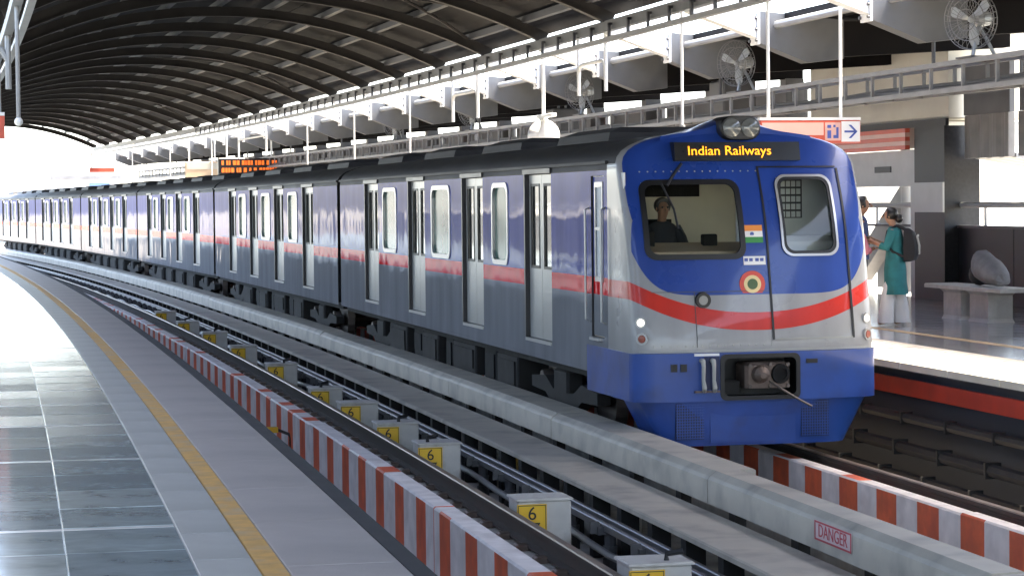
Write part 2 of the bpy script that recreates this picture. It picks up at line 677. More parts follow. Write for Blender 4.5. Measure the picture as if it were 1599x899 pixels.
bands = [8.9, 12.26, 15.6, 18.1, 20.0, 21.6, 23.3] + [25.6 + 2.4 * i for i in range(16)]
tms = [tile_mesh('floor_tile', .556, 1.0, k) for k in ('teal_tile', 'teal_tile_b', 'teal_tile_c')]
bms = tile_mesh('floor_band', 2.24, .062, 'white_band')
cms = [(-1.32), (-.76), (-.2), (.36)]
for i, b0 in enumerate(bands):
    place_piece(bms, 'floor_band', near_plat, b0, -.48 + .04, PZ)
    if i + 1 < len(bands):
        a0, a1 = b0 + .034, bands[i + 1] - .034
        nrow = max(2, int(round((a1 - a0) / .85)))
        ln = (a1 - a0) / nrow
        for r_ in range(nrow):
            for cx in cms:
                o_ = place_piece(rnd.choice(tms), 'floor_tile', near_plat, a0 + ln * (r_ + .5), cx + .04, PZ, ln - .006)
                o_.rotation_euler[0] = rnd.gauss(0, .0022)
                o_.rotation_euler[1] = rnd.gauss(0, .0022)
m = MB()
m.sweep([(-1.56, 1.0585), (.678, 1.0585), (.678, 1.07), (-1.56, 1.07)], frange(bands[-1] + .04, 125, 3))
part_at(m, 'paving', 'teal_tile', near_plat)
m = MB()
m.sweep([(-1.56, 1.0585), (.678, 1.0585), (.678, 1.07), (-1.56, 1.07)], frange(-30, 8.86, 3))
part_at(m, 'paving', 'teal_tile', near_plat)
m = MB()
m.sweep([(-5.4, 1.0585), (-1.57, 1.0585), (-1.57, 1.07), (-5.4, 1.07)], frange(-30, 125, 3))
part_at(m, 'paving', 'teal_tile_b', near_plat)
em = tile_mesh('edge_tile', .268, .895, 'pale_strip')
km = tile_mesh('coping_slab', .515, 1.494, 'coping')
for i in range(140):
    place_piece(em, 'edge_tile', near_plat, -2 + .9 * i, .818, PZ)
for i in range(84):
    place_piece(km, 'coping_slab', near_plat, -2 + 1.5 * i, 1.337, PZ)

# ---- far platform
fp_o = W(25, 10, PZ)
m = MB()
m.sweep([(E2 + .15, -.29), (14.6, -.29), (14.6, 1.058), (E2, 1.058), (E2, .98), (E2 + .15, .96)], frange(-30, 125, 3))
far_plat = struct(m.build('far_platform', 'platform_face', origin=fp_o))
m = MB()
m.sweep([(E2 - .02, .985), (E2 + .62, .985), (E2 + .62, 1.075), (E2 - .02, 1.075)], frange(18, 19.4, 1))
fc = tile_mesh('coping_slab', .64, 1.192, 'far_coping', h=.075, c=.008)
for i in range(84):
    place_piece(fc, 'coping_slab', far_plat, -4 + 1.2 * i + .6, E2 + .3, PZ + .003)
m = MB()
m.sweep([(E2 + .63, 1.0585), (9.68, 1.0585), (9.68, 1.07), (E2 + .63, 1.07)], frange(-20, 125, 3))
part_at(m, 'edge_paving', 'far_coping', far_plat)
m = MB()
m.sweep([(10.42, 1.0585), (10.56, 1.0585), (10.56, 1.073), (10.42, 1.073)], frange(-20, 125, 3))
part_at(m, 'yellow_line', 'far_yellow', far_plat)
m = MB()
m.sweep([(9.69, 1.0585), (10.41, 1.0585), (10.41, 1.07), (9.69, 1.07)], frange(-20, 125, 3))
part_at(m, 'edge_paving', 'far_tile_b', far_plat)
ftm = [tile_mesh('floor_tile', .596, .596, k) for k in ('far_tile', 'far_tile_b', 'far_tile')]
for i in range(38):
    for j in range(6):
        place_piece(rnd.choice(ftm), 'floor_tile', far_plat, 17 + .6 * i, 10.87 + .6 * j, PZ)
m = MB()
m.sweep([(10.57, 1.0585), (14.55, 1.0585), (14.55, 1.07), (10.57, 1.07)], frange(39.9, 125, 3))
part_at(m, 'paving', 'far_tile', far_plat)
m = MB()
m.sweep([(14.18, 1.0585), (14.55, 1.0585), (14.55, 1.07), (14.18, 1.07)], frange(16, 39.8, 3))
part_at(m, 'paving', 'far_tile_b', far_plat)
m = MB()
m.sweep([(10.57, 1.0585), (14.55, 1.0585), (14.55, 1.07), (10.57, 1.07)], frange(-20, 16.6, 3))
part_at(m, 'paving', 'far_tile', far_plat)
m = MB()
m.sweep([(E2 + .12, .72), (E2 + .149, .72), (E2 + .149, .885), (E2 + .12, .885)], frange(-20, 125, 3))
part_at(m, 'red_band', 'red_band', far_plat)

# ---- cable pipes clipped along the far platform face
for nm, X, z, r_, mn, lb in (('service_pipe', 8.42, .55, .045, 'rail_side', 'uppermost dark service pipe running along the dark face of the far platform'),
                             ('service_pipe', 8.36, .27, .06, 'rail_side', 'thick dark service pipe running low along the far platform face'),
                             ('service_pipe', 8.2, .04, .05, 'rail_side', 'lowest service pipe on the track bed below the far platform')):
    q = MB()
    q.tube([W(s, X, z) for s in frange(5, 60, 3)], r_, 8)
    t = tthing(nm, lb, 'pipe', 20, X, z, group=None)
    t.rotation_euler = (0, 0, 0)
    part_at(q, 'tube', mn, t, True)
    clip = None
    for k in range(22):
        s = 10 + 1.1 * k
        if clip is None:
            q = MB()
            q.box(-r_ - .012, r_ + .02, -.02, .02, -r_ - .012, r_ + .012)
            clip = q.build('clip', 'black_post', t)
            clip.location = W(s, X, z) - t.location
            clip.rotation_euler = (0, 0, heading(s))
        else:
            share(clip, 'clip', t, W(s, X, z) - t.location, heading(s))

# ================================================================== TRACK
RAILP = [(-.066, 0), (.066, 0), (.066, .012), (.012, .028), (.012, .105), (.034, .118), (.034, .15), (.028, .16), (-.028, .16), (-.034, .15),
         (-.034, .118), (-.012, .105), (-.012, .028), (-.066, .012)]


def rail(X, label, s0=-40, s1=200):
    q = MB()
    ss = frange(s0, s1, 3)
    q.loft([[W(s, X + a, .12 + b) for a, b in RAILP] for s in ss], True, True)
    n = len(RAILP)
    for i, f in enumerate(q.f):
        if len(f) == 4:
            j = min(k % n for k in f)
            js = sorted(set(k % n for k in f))
            if js == [7, 8] or js == [6, 7] or js == [8, 9]:
                q.m[i] = 1
    t = tthing('running_rail', label, 'rail', 20, X, .1)
    t.rotation_euler = (0, 0, 0)
    part_at(q, 'rail_bar', ['rail_side', 'rail_steel'], t)
    q = MB()
    q.sweep([(X - .26, -.31), (X + .26, -.31), (X + .23, .095), (X - .23, .095)], frange(s0, s1, 4))
    part_at(q, 'plinth', 'plinth', t)
    clip = None
    for k in range(56):
        s = 11 + .65 * k
        if clip is None:
            q = MB()
            q.cbox(-.15, -.05, -.06, .06, 0, .05, .012)
            q.cbox(.05, .15, -.06, .06, 0, .05, .012)
            q.box(-.06, .06, -.05, .05, .001, .02)
            clip = q.build('rail_clip', 'rust', t)
            clip.location = W(s, X, .096) - t.location
            clip.rotation_euler = (0, 0, heading(s))
        else:
            c = share(clip, 'rail_clip', t, W(s, X, .096) - t.location, heading(s))
    return t


rail(2.3, 'steel running rail nearest the near platform edge')
rail(3.68, 'dark steel running rail between the striped wall and the numbered boxes')
rail(5.98, 'running rail under the train beside the grey cover boards')
rail(7.4, 'brown topped running rail between the train and the far platform')


def guard_walls(X0, X1, zt, period, red, phase, nper, s_from, count, who, grp):
    seg = period * nper
    for k in range(count):
        a = s_from + seg * k
        q = MB()
        ss = [(a, 0)]
        for j in range(nper):
            p = a + period * j
            ss += [(p + phase, 1), (p + phase + red, 0)]
        ss.append((a + seg - .018, 0))
        jig = rnd.uniform(-.008, .008)
        zz = zt + rnd.uniform(-.012, .012)
        c = .015
        prof = [(X0 + jig, -.295), (X1 + jig, -.295), (X1 + jig, zz - c), (X1 - c + jig, zz), (X0 + c + jig, zz), (X0 + jig, zz - c)]
        rows = [[W(s, X, z) for X, z in prof] for s, _ in ss]
        n = len(prof)
        o0 = len(q.v)
        q.loft(rows, True, True)
        nf = (len(ss) - 1) * n
        for i in range(nf):
            st = i // n
            if ss[st][1] and (i % n) in (5,):
                q.m[i] = 1
            elif ss[st][1] and (i % n) in (1,):
                q.m[i] = 1
            elif ss[st][1] and (i % n) in (4, 3) and rnd.random() < .3:
                q.m[i] = 1
        q.m[-2] = 1 if k % 2 else 0
        o = q.build('guard_wall', ['stripe_white', 'stripe_red'], None, origin=W(a, X0, -.295))
        if k == 0:
            lab = 'red and white striped concrete guard wall, nearest block of the row ' + who
        else:
            lab = ('red and white striped concrete guard wall block, number %s from the front of the row ' % ('one two three four five six seven eight nine ten eleven twelve thirteen fourteen fifteen sixteen seventeen'.split()[k])) + who
        tag(o, lab, 'guard wall', grp)


guard_walls(3.17, 3.35, .25, 1.085, .46, .36, 7, 11.35, 12, 'by the near platform', 'striped guard walls of the near track')
guard_walls(7.05, 7.2, .25, .92, .46, .46, 8, 10.1, 5, 'under the train', 'striped guard walls of the far track')

# ---- lower cover board (near track) and its posts
lo_o = W(20, 4.85, -.29)
t_lo = thing('lower_cover_board', 'long pale grey cover board on black posts beside the numbered boxes', 'cover board', lo_o)
sg = 6.2
for k in range(22):
    q = MB()
    a = 7.2 + sg * k
    q.sweep([(4.575, .262), (5.11, .262), (5.11, .292), (5.095, .305), (4.59, .305), (4.575, .295)], frange(a, a + sg - .012, 1.6))
    part_at(q, 'board', 'cover_grey', t_lo)
q = MB()
q.sweep([(4.86, -.29), (5.08, -.29), (5.08, .0), (4.86, .0)], frange(5, 140, 3))
part_at(q, 'kerb', 'plinth', t_lo)
pm = None
for k in range(110):
    s = 8.42 + .93 * k
    if pm is None:
        q = MB()
        q.box(-.03, .12, -.065, .065, -.29, .262)
        q.box(.12, .42, -.02, .02, .18, .262)
        pm = q.build('post', 'black_post', t_lo)
        pm.location = W(s, 4.66, 0) - lo_o
        pm.rotation_euler = (0, 0, heading(s))
    else:
        share(pm, 'post', t_lo, W(s, 4.66, 0) - lo_o, heading(s))

# ---- big cover beam of the far track's conductor rail
bg_o = W(20, 5.45, -.29)
t_bg = thing('large_cover_board', 'thick pale grey cover board with a red notice running beside the train', 'cover board', bg_o)
sg = 5.4
for k in range(26):
    a = 7.3 + sg * k
    q = MB()
    dz = rnd.uniform(-.006, .006)
    xb_ = 5.475 if k < 2 else 5.6
    q.sweep([(5.2, .315), (5.235, .3), (xb_, .3), (xb_, .56 + dz), (xb_ - .02, .572 + dz), (5.27, .565 + dz), (5.22, .525 + dz), (5.2, .5 + dz)], frange(a, a + sg - .022, 1.35))
    part_at(q, 'cover_panel', 'cover_grey', t_bg)
pm = None
for k in range(70):
    s = 8.8 + 1.5 * k
    if pm is None:
        q = MB()
        q.box(-.03, .06, -.08, .08, -.29, .3)
        pm = q.build('post', 'black_post', t_bg)
        pm.location = W(s, 5.34, 0) - bg_o
        pm.rotation_euler = (0, 0, heading(s))
    else:
        share(pm, 'post', t_bg, W(s, 5.34, 0) - bg_o, heading(s))
# red bordered danger notice on the beam
sn, Xn, zn = 15.16, 5.196, .452
M0 = Matrix.Translation(W(sn, Xn, zn) - bg_o) @ Matrix.Rotation(heading(sn), 4, 'Z')
q = MB()
q.box(-.004, 0, -.36, .36, -.065, .065, 0, M0)
notice = q.build('notice', 'pink_paper', t_bg)
q = MB()
for a in ((-.36, .36, .053, .065), (-.36, .36, -.065, -.053), (-.36, -.348, -.053, .053), (.348, .36, -.053, .053)):
    q.box(-.008, -.0045, a[0], a[1], a[2], a[3], 0, M0)
q.build('notice_border', 'red_ink', notice)['kind'] = 'stuff'
text_mesh('DANGER', .125, 'red_ink', 'lettering', notice, M0 @ Matrix.Translation((-.0055, 0, 0)) @ FACE_X, .0012, sx=1.15)

# ---- conductor rails with insulators (near track)
cr_o = W(20, 4.45, -.29)
t_cr = thing('conductor_rail', 'slim twin grey conductor rail on insulators beside the lower cover board', 'conductor rail', cr_o)
for X, z in ((4.40, .15), (4.485, .165)):
    q = MB()
    q.sweep([(X - .022, z - .03), (X + .022, z - .03), (X + .022, z + .02), (X + .015, z + .028), (X - .015, z + .028), (X - .022, z + .02)], frange(5, 150, 2.5))
    part_at(q, 'rail_bar', 'cond_steel', t_cr)
q = MB()
q.tube([W(s, 4.27, .04 + .02 * math.sin(s * 1.7)) for s in frange(5, 90, .6)], .028, 6)
part_at(q, 'cable', 'beam_grey', t_cr, True)
pm = None
for k in range(64):
    s = 8.2 + 1.25 * k
    if pm is None:
        q = MB()
        q.box(-.12, .09, -.05, .05, -.01, .055)
        q.tube([(-.01, 0, -.3), (-.01, 0, -.2), (-.01, 0, -.2), (-.01, 0, -.1), (-.01, 0, -.1), (-.01, 0, 0)], [.06, .06, .045, .06, .045, .05], 10)
        q.box(-.17, -.1, -.02, .02, 0.0, .09)
        pm = q.build('insulator', 'dark_steel', t_cr)
        pm.location = W(s, 4.45, .10) - cr_o
        pm.rotation_euler = (0, 0, heading(s))
    else:
        share(pm, 'insulator', t_cr, W(s, 4.45, .10) - cr_o, heading(s))

# ---- concrete footing slabs beside the boxes
q = MB()
q.sweep([(3.97, -.3), (4.32, -.3), (4.32, -.12), (3.97, -.12)], frange(5, 110, 3))
struct(q.build('drain_kerb', 'plinth', origin=W(20, 4.1, -.3)))

# ---- numbered trackside boxes
ord_ = 'nearest second third fourth fifth sixth seventh eighth ninth tenth eleventh twelfth'.split()
nb4 = ['nearest', 'second', 'third', 'fourth']
box_s = [14.75, 18.2, 22.7, 25.2, 27.85, 30.4, 34.9, 39.6, 44.0, 48.6, 53.2]
for i, s in enumerate(box_s):
    lab = ord_[i] + ' white trackside box with a yellow number plate, beside the rail'
    if i == 1:
        lab = 'white trackside box with a yellow plate reading six over seventeen'
    if i == 0:
        lab = 'white trackside box with yellow six plate, nearest and cut by the bottom edge'
    t = tthing('trackside_box', lab, 'box', s + .2, 3.79, -.10, group='numbered boxes along the near track')
    q = MB()
    wv = rnd.uniform(.40, .45)
    h = rnd.uniform(.41, .45)
    q.cbox(-.04, -.04 + wv, 0, .36, 0, h, .012)
    q.build('housing', 'box_white', t)
    q = MB()
    q.cbox(-.055, -.025 + wv, -.015, .375, h, h + .018, .006)
    q.build('lid', 'box_white', t)
    q = MB()
    pw = .235
    q.box(-.05, -.05 + pw, -.022, -.0005, h - .30, h - .025)
    pl = q.build('number_plate', 'plate_yellow', t)
    q = MB()
    for a in ((-.044, pw - .056, h - .036, h - .031), (-.044, pw - .056, h - .294, h - .289), (-.044, -.039, h - .289, h - .036), (pw - .061, pw - .056, h - .289, h - .036)):
        q.box(a[0], a[1], -.0245, -.0225, a[2], a[3])
    q.build('plate_border', 'ink', pl)['kind'] = 'stuff'
    cx_ = -.05 + pw / 2
    M0 = Matrix.Translation((cx_, -.0235, h - .1)) @ FACE_S
    text_mesh('6', .15, 'ink', 'numeral', pl, M0, .001)
    for ch, xx in (('1', -.04), ('7', .035)):
        M0 = Matrix.Translation((cx_ + xx, -.0235, h - .215)) @ FACE_S
        text_mesh(ch, .12, 'ink', 'numeral', pl, M0, .001)
    q = MB()
    gx = .05 + rnd.uniform(0, .25)
    q.tube([(gx, .1, h + .015), (gx, .1, h + .06), (gx + .1, .05 + rnd.uniform(-.05, .2), h + .08)], .02, 7)
    if i % 3 != 1:
        q.build('cable_gland', 'black_post', t)
    q = MB()
    q.cbox(-.05, .0 + wv, -.03, .42, -.19, .0, .01)
    q.build('footing', 'plinth', t)

for i, s in enumerate((16.35, 19.05, 23.4, 30.0)):
    t = tthing('marker_plate', nb4[i] + ' small yellow plate behind the black posts of the lower cover board', 'plate', s, 4.83, .001, group='small yellow plates under the cover board')
    q = MB()
    q.box(-.012, .0, -.2, .2, 0, .17)
    q.build('plate', 'plate_yellow', t)
    q = MB()
    q.box(.0, .03, -.25, .2, 0, .2)
    q.build('backing', 'box_white', t)

# small yellow lever reaching from the near platform edge to the striped wall
t = tthing('track_marker', 'small orange marker arm sticking out from the striped wall of the near track', 'marker', 28.5, 2.95, .0)
q = MB()
q.box(-.16, .1, -.05, .05, -.02, .045)
q.build('plate', 'plate_yellow', t)
q = MB()
q.tube([(.1, 0, .01), (.2, -.25, -.02), (.215, -.3, -.06), (.215, -.3, -.28)], .018, 6)
q.build('stem', 'black_post', t)

# ================================================================== ROOF
RS = [28.8 + 4.37 * k for k in range(-9, 22)]          # rib stations
VX, VZ, VK, VH = 4.9, 6.62, .05, 4.75


def vz(X):
    return VZ - VK * (X - VX) ** 2


vault = thing('vaulted_roof', 'dark arched steel roof vault over the tracks with curved ribs', 'roof', W(28.8, VX, VZ))
vo = vault.location
arc = [VX - VH + 2 * VH * i / 26 for i in range(27)]
for k, s in enumerate(RS):
    q = MB()
    rows = []
    for X in arc:
        z = vz(X)
        sl = -2 * VK * (X - VX)
        nx, nz = -sl / math.hypot(1, sl), 1 / math.hypot(1, sl)
        for_ = []
        for ds, dn in ((-.09, 0), (.09, 0), (.09, .025), (.02, .025), (.02, .2), (-.02, .2), (-.02, .025), (-.09, .025)):
            for_.append(W(s + ds, X + nx * dn, z + nz * dn))
        rows.append(for_)
    q.loft(rows)
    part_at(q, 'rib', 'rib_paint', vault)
    if k + 1 < len(RS):
        # roofing sheets of this bay, six across
        s2 = RS[k + 1]
        for j in range(6):
            xa = VX - VH - .25 + (2 * VH + .5) * j / 6
            xb = VX - VH - .25 + (2 * VH + .5) * (j + 1) / 6 + (.06 if j < 5 else 0)
            oz = .016 * (j % 2)
            q = MB()
            n = 6
            up, dn = [], []
            for i in range(n + 1):
                X = xa + (xb - xa) * i / n
                up.append((X, vz(X) + .36 + oz))
                dn.append((X, vz(X) + .325 + oz + (.02 if i % 2 else 0)))
            q.sweep(dn + up[::-1], frange(s, s2 - .001, 2.2))
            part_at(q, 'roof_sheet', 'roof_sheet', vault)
for j in range(9):
    X = VX - VH + .35 + (2 * VH - .7) * j / 8
    q = MB()
    q.sweep([(X - .06, vz(X) + .205), (X + .06, vz(X) + .205), (X + .06, vz(X) + .225), (X - .04, vz(X) + .225), (X - .04, vz(X) + .32), (X - .06, vz(X) + .32)], frange(RS[0], RS[-1], 2.2))
    part_at(q, 'purlin', 'dark_steel', vault)
# short fly braces from ribs to purlins, crossed bracing in some bays
for k, s in enumerate(RS[:-1]):
    for X, dx in ((2.2, .6), (4.9, .6), (7.5, .7), (8.7, -.5)):
        if (k + int(X)) % 3 == 0:
            continue
        q = MB()
        q.tube([W(s + .05, X, vz(X) + .06), W(s + 1.25, X + dx, vz(X + dx) + .26)], .045, 5)
        part_at(q, 'fly_brace', 'rib_paint', vault)
    if k % 5 == 2:
        for sg_ in (1, -1):
            q = MB()
            pts = []
            for i in range(7):
                u = i / 6
                X = 5.6 + 3.6 * (u if sg_ > 0 else 1 - u)
                pts.append(W(s + (RS[k + 1] - s) * u, X, vz(X) + .2))
            q.tube(pts, .03, 5)
            part_at(q, 'cross_brace', 'rib_paint', vault)

# ---- edge beams (twin chords with a cable channel)


def edge_beam(X, sgn, label):
    t = thing('edge_beam', label, 'beam', W(28.8, X, 5.4))
    q = MB()
    q.sweep([(X - .07, 5.40), (X + .07, 5.40), (X + .07, 5.56), (X - .07, 5.56)], frange(RS[0], RS[-1], 2.2))
    part_at(q, 'top_chord', 'beam_grey', t)
    q = MB()
    q.sweep([(X - .12 * sgn - .05, 5.20), (X - .12 * sgn + .05, 5.20), (X - .12 * sgn + .05, 5.27), (X - .12 * sgn - .05, 5.27)], frange(RS[0], RS[-1], 2.2))
    part_at(q, 'cable_channel', 'grey_steel', t)
    c0 = None
    for k in range(84):
        s = RS[2] + 1.0925 * (k + .5)
        if c0 is None:
            q = MB()
            q.box(-.12 * sgn - .02, -.12 * sgn + .02, -.03, .03, -.13, .09)
            q.box(-.14 * sgn, .03, -.03, .03, .06, .1)
            c0 = q.build('hanger', 'dark_steel', t)
            c0.location = W(s, X, 5.4) - t.location
            c0.rotation_euler = (0, 0, heading(s))
        else:
            share(c0, 'hanger', t, W(s, X, 5.4) - t.location, heading(s))
    return t


edge_beam(9.6, 1, 'long grey twin edge beam under the vault rim on the train side')
edge_beam(.2, -1, 'long grey twin edge beam under the vault rim above the near platform')

# ---- cantilever brackets that carry the vault on the far side
grp = 'roof brackets along the far platform'
br0 = None


def bracket(sgn):
    t = thing('roof_bracket', 'white bolted arm and grey haunch bracket between the vault rim and side roof', 'roof bracket', (0, 0, 0), 0, grp)
    # local: x outwards from the edge beam, y along the line, z relative to 5.0
    q = MB()
    q.loft([[Vector((x * sgn, y, z)) for y, z in ((-.13, zb), (.13, zb), (.13, zt), (-.13, zt))] for x, zb, zt in ((-.02, .36, .54), (.98, .0, .36))])
    q.build('arm', 'white_steel', t)
    q = MB()
    q.box(.985 * sgn if sgn > 0 else -1.02, 1.02 if sgn > 0 else -.985, -.17, .17, -.1, .42)
    pl = q.build('end_plate', 'white_steel', t)
    for y in (-.12, .12):
        for z in (-.04, .12, .28):
            q = MB()
            q.disc((.955 * sgn, y * 1.25, z), (sgn, 0, 0), .025, .025, .028, 6)
            q.build('bolt', 'dark_steel', pl)
    q = MB()
    q.loft([[Vector((x * sgn, y, z)) for y, z in ((-.15, zb), (.15, zb), (.15, zt), (-.15, zt))] for x, zb, zt in
            ((1.022, -.08, .38), (1.75, -.36, .3), (2.3, -.3, .26))])
    q.build('haunch', 'haunch_grey', t)
    q = MB()
    q.loft([[Vector((x * sgn, y, z)) for y, z in ((-.12, zb), (.12, zb), (.12, zt), (-.12, zt))] for x, zb, zt in ((2.302, -.27, .24), (4.9, -.12, .24))])
    q.build('rafter', 'roof_sheet', t)
    q = MB()
    q.box(min(4.55 * sgn, 4.9 * sgn), max(4.55 * sgn, 4.9 * sgn), -.16, .16, -3.95, -.125)
    q.build('post', 'dark_steel', t)
    return t


drop = []
nb_ = 'nearest second third fourth fifth sixth seventh eighth ninth tenth eleventh twelfth thirteenth fourteenth fifteenth sixteenth seventeenth eighteenth nineteenth twentieth'.split() + ['twenty-first', 'twenty-second', 'twenty-third', 'farthest']
for i, s in enumerate([r_ for r_ in RS if r_ > 24]):
    if br0 is None:
        t = br0 = bracket(1)
    else:
        t = copy_tree(br0)
    t['label'] = ('nearest white bolted roof arm with grey haunch, above the lift sign' if i == 0 else nb_[i] + ' white bolted roof arm from the camera along the far platform')
    if i in (0, 1, 2, 3):
        for c_ in [c_ for c_ in t.children if c_.name.startswith('post')]:
            drop.append(c_)
    t.location = W(s, 9.6, 5.0)
    t.rotation_euler = (0, 0, heading(s))

for c_ in drop:
    bpy.data.objects.remove(c_)

# ---- side roofs


def side_roof(xs, label, name, s_end=200):
    t = thing(name, label, 'roof', W(28.8, xs[0][0], xs[0][1]))
    for k in range(len(RS) - 1):
        if RS[k] > s_end:
            break
        for j in range(len(xs) - 1):
            (xa, za), (xb, zb) = xs[j], xs[j + 1]
            q = MB()
            n = 10
            dn, up = [], []
            for i in range(n + 1):
                u = i / n
                X, z = xa + (xb - xa) * u, za + (zb - za) * u
                dn.append((X, z + (.03 if i % 2 else 0)))
                up.append((X, z + .08))
            if xb < xa:
                dn, up = dn[::-1], up[::-1]
            q.sweep(dn + up[::-1], frange(RS[k], RS[k + 1] - .001, 2.2))
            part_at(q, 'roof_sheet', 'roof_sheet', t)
    return t


side_roof([(11.0, 5.27), (12.9, 5.30), (15.6, 5.40)], 'dark sheeted side roof above the far platform', 'side_roof')
side_roof([(-1.2, 5.27), (-3.0, 5.30), (-5.8, 5.36)], 'dark sheeted side roof above the near platform', 'side_roof', 60)  # unseen roof, cut short so more sky reaches far cars and floor
t = thing('gutter_pipe', 'long pale grey gutter pipe along the rim of the far side roof', 'pipe', W(30, 10.85, 5.2))
q = MB()
q.tube([W(s, 10.88, 5.18) for s in frange(RS[0], RS[-1], 2.2)], .055, 8)
part_at(q, 'tube', 'grey_steel', t, True)

# ---- cable ladder with fans over the far platform
LX = 11.5
lad = thing('cable_ladder', 'long grey lattice cable ladder carrying fans above the far platform', 'cable ladder', W(30, LX, 4.0))
for dx in (-.16, .16):
    for z in (4.0, 4.33):
        q = MB()
        q.tbox(14, 118, LX + dx - .025, LX + dx + .025, z - .03, z + .03)
        part_at(q, 'side_rail', 'beam_grey', lad)
r0 = None
for k in range(104):
    s = 14.5 + 1.0 * k
    if r0 is None:
        q = MB()
        for dx in (-.16, .16):
            q.box(dx - .02, dx + .02, -.02, .02, .03, .30)
        q.box(-.135, .135, -.02, .02, -.03, .0)
        q.box(-.135, .135, -.02, .02, .32, .345)
        r0 = q.build('rung_frame', 'beam_grey', lad)
        r0.location = W(s, LX, 4.0) - lad.location
        r0.rotation_euler = (0, 0, heading(s))
    else:
        share(r0, 'rung_frame', lad, W(s, LX, 4.0) - lad.location, heading(s))
for dx, z, r_ in ((-.05, 4.05, .03), (.05, 4.06, .035), (.0, 4.1, .025)):
    q = MB()
    q.tube([W(s, LX + dx + .02 * math.sin(s), z + .015 * math.sin(s * 1.3)) for s in frange(14, 118, 1.5)], r_, 5)
    part_at(q, 'cable', 'dark_steel', lad, True)
for k in range(13):
    q = MB()
    s = RS[5 + 2 * k] if 5 + 2 * k < len(RS) else 118
    q.tube([W(s, LX, 4.36), W(s, LX, 4.72)], .025, 6)
    part_at(q, 'hanger', 'dark_steel', lad)


def make_fan():
    t = thing('wall_fan', 'x', 'fan', (0, 0, 0), 0, 'fans on the cable ladder')
    # head at z=.42, cage faces -x/-y
    H = Vector((0, 0, .45))
    ax = Vector((-.85, -.52, -.08)).normalized()
    q = MB()
    q.tube([H + ax * -.2, H + ax * -.17, H + ax * .02, H + ax * .06], [.05, .09, .1, .05], 14)
    q.build('motor', 'fan_grey', t, smooth=True)
    c = H + ax * .13
    u = ax.cross(Vector((0, 0, 1))).normalized()
    v = u.cross(ax).normalized()
    cage = MB()
    for rr, off in ((.36, .0), (.36, .07), (.25, .11), (.13, .13), (.25, -.05)):
        cage.tube([c + ax * off + (u * math.cos(a) + v * math.sin(a)) * rr for a in [2 * PI * i / 28 for i in range(29)]], .006, 4)
    for i in range(30):
        a = 2 * PI * i / 30
        d_ = u * math.cos(a) + v * math.sin(a)
        cage.tube([c + ax * -.07 + d_ * .1, c + ax * -.05 + d_ * .25, c + d_ * .36, c + ax * .07 + d_ * .36, c + ax * .11 + d_ * .25, c + ax * .13 + d_ * .06], .0028, 4)
    cg = cage.build('cage', 'fan_wire', t)
    cg['kind'] = 'stuff'
    q = MB()
    q.tube([c + ax * .0, c + ax * .06], [.055, .03], 12)
    q.build('hub', 'fan_grey', t)
    for i in range(3):
        a0 = 2 * PI * i / 3 + .4
        q = MB()
        rows = []
        for rr, wd, tw in ((.05, .05, .5), (.15, .1, .4), (.26, .14, .3), (.32, .1, .25)):
            row = []
            for sgn in (-1, 1):
                a = a0 + sgn * wd / rr * .5
                row.append(c + ax * (.02 + sgn * .03 * tw) + (u * math.cos(a) + v * math.sin(a)) * rr)
            row2 = [p + ax * .004 for p in row[::-1]]
            rows.append(row + row2)
        q.loft(rows)
        q.build('blade', 'fan_grey', t)
    for k, e in enumerate(((-.14, -.16, 0), (.14, -.16, 0), (.0, .2, 0))):
        q = MB()
        q.tube([H + Vector((0, 0, -.08)), Vector((e[0] * .5, e[1] * .5, .2)), Vector(e)], .022, 6)
        q.build('leg', 'fan_grey', t)
    q = MB()
    q.box(-.2, .2, -.22, .24, -.02, .0)
    q.build('base_plate', 'dark_steel', t)
    return t


f0 = None
for s, lb in ((27.4, 'caged grey fan nearest the camera on the cable ladder beside the pale block'), (36.4, 'caged grey fan on the ladder right above the cab of the train'),
              (45.9, 'caged fan on the ladder behind the white hanging frame nearest the cab'), (55.5, 'small caged fan on the ladder, fourth from the camera'),
              (64.5, 'tiny caged fan on the ladder, fifth from the camera')):
    t = f0 = make_fan() if f0 is None else copy_tree(f0)
    t['label'] = lb
    t.location = W(s, LX, 4.385)
    t.rotation_euler = (0, 0, heading(s))

# ---- hanging rods and frames under the edge beam


def rod(s, z0, label, X=9.6, z1=5.42, mn='white_steel', r_=.022):
    t = tthing('hanging_rod', label, 'rod', s, X, z0, group='rods hanging from the edge beam')
    q = MB()
    q.tube([(0, 0, 0), (0, 0, z1 - z0)], r_, 7)
    q.build('rod_tube', mn, t)
    q = MB()
    q.disc((0, 0, -.03), (0, 0, 1), .045, .045, .05, 8)
    q.build('end_cap', 'grey_steel', t)
    return t


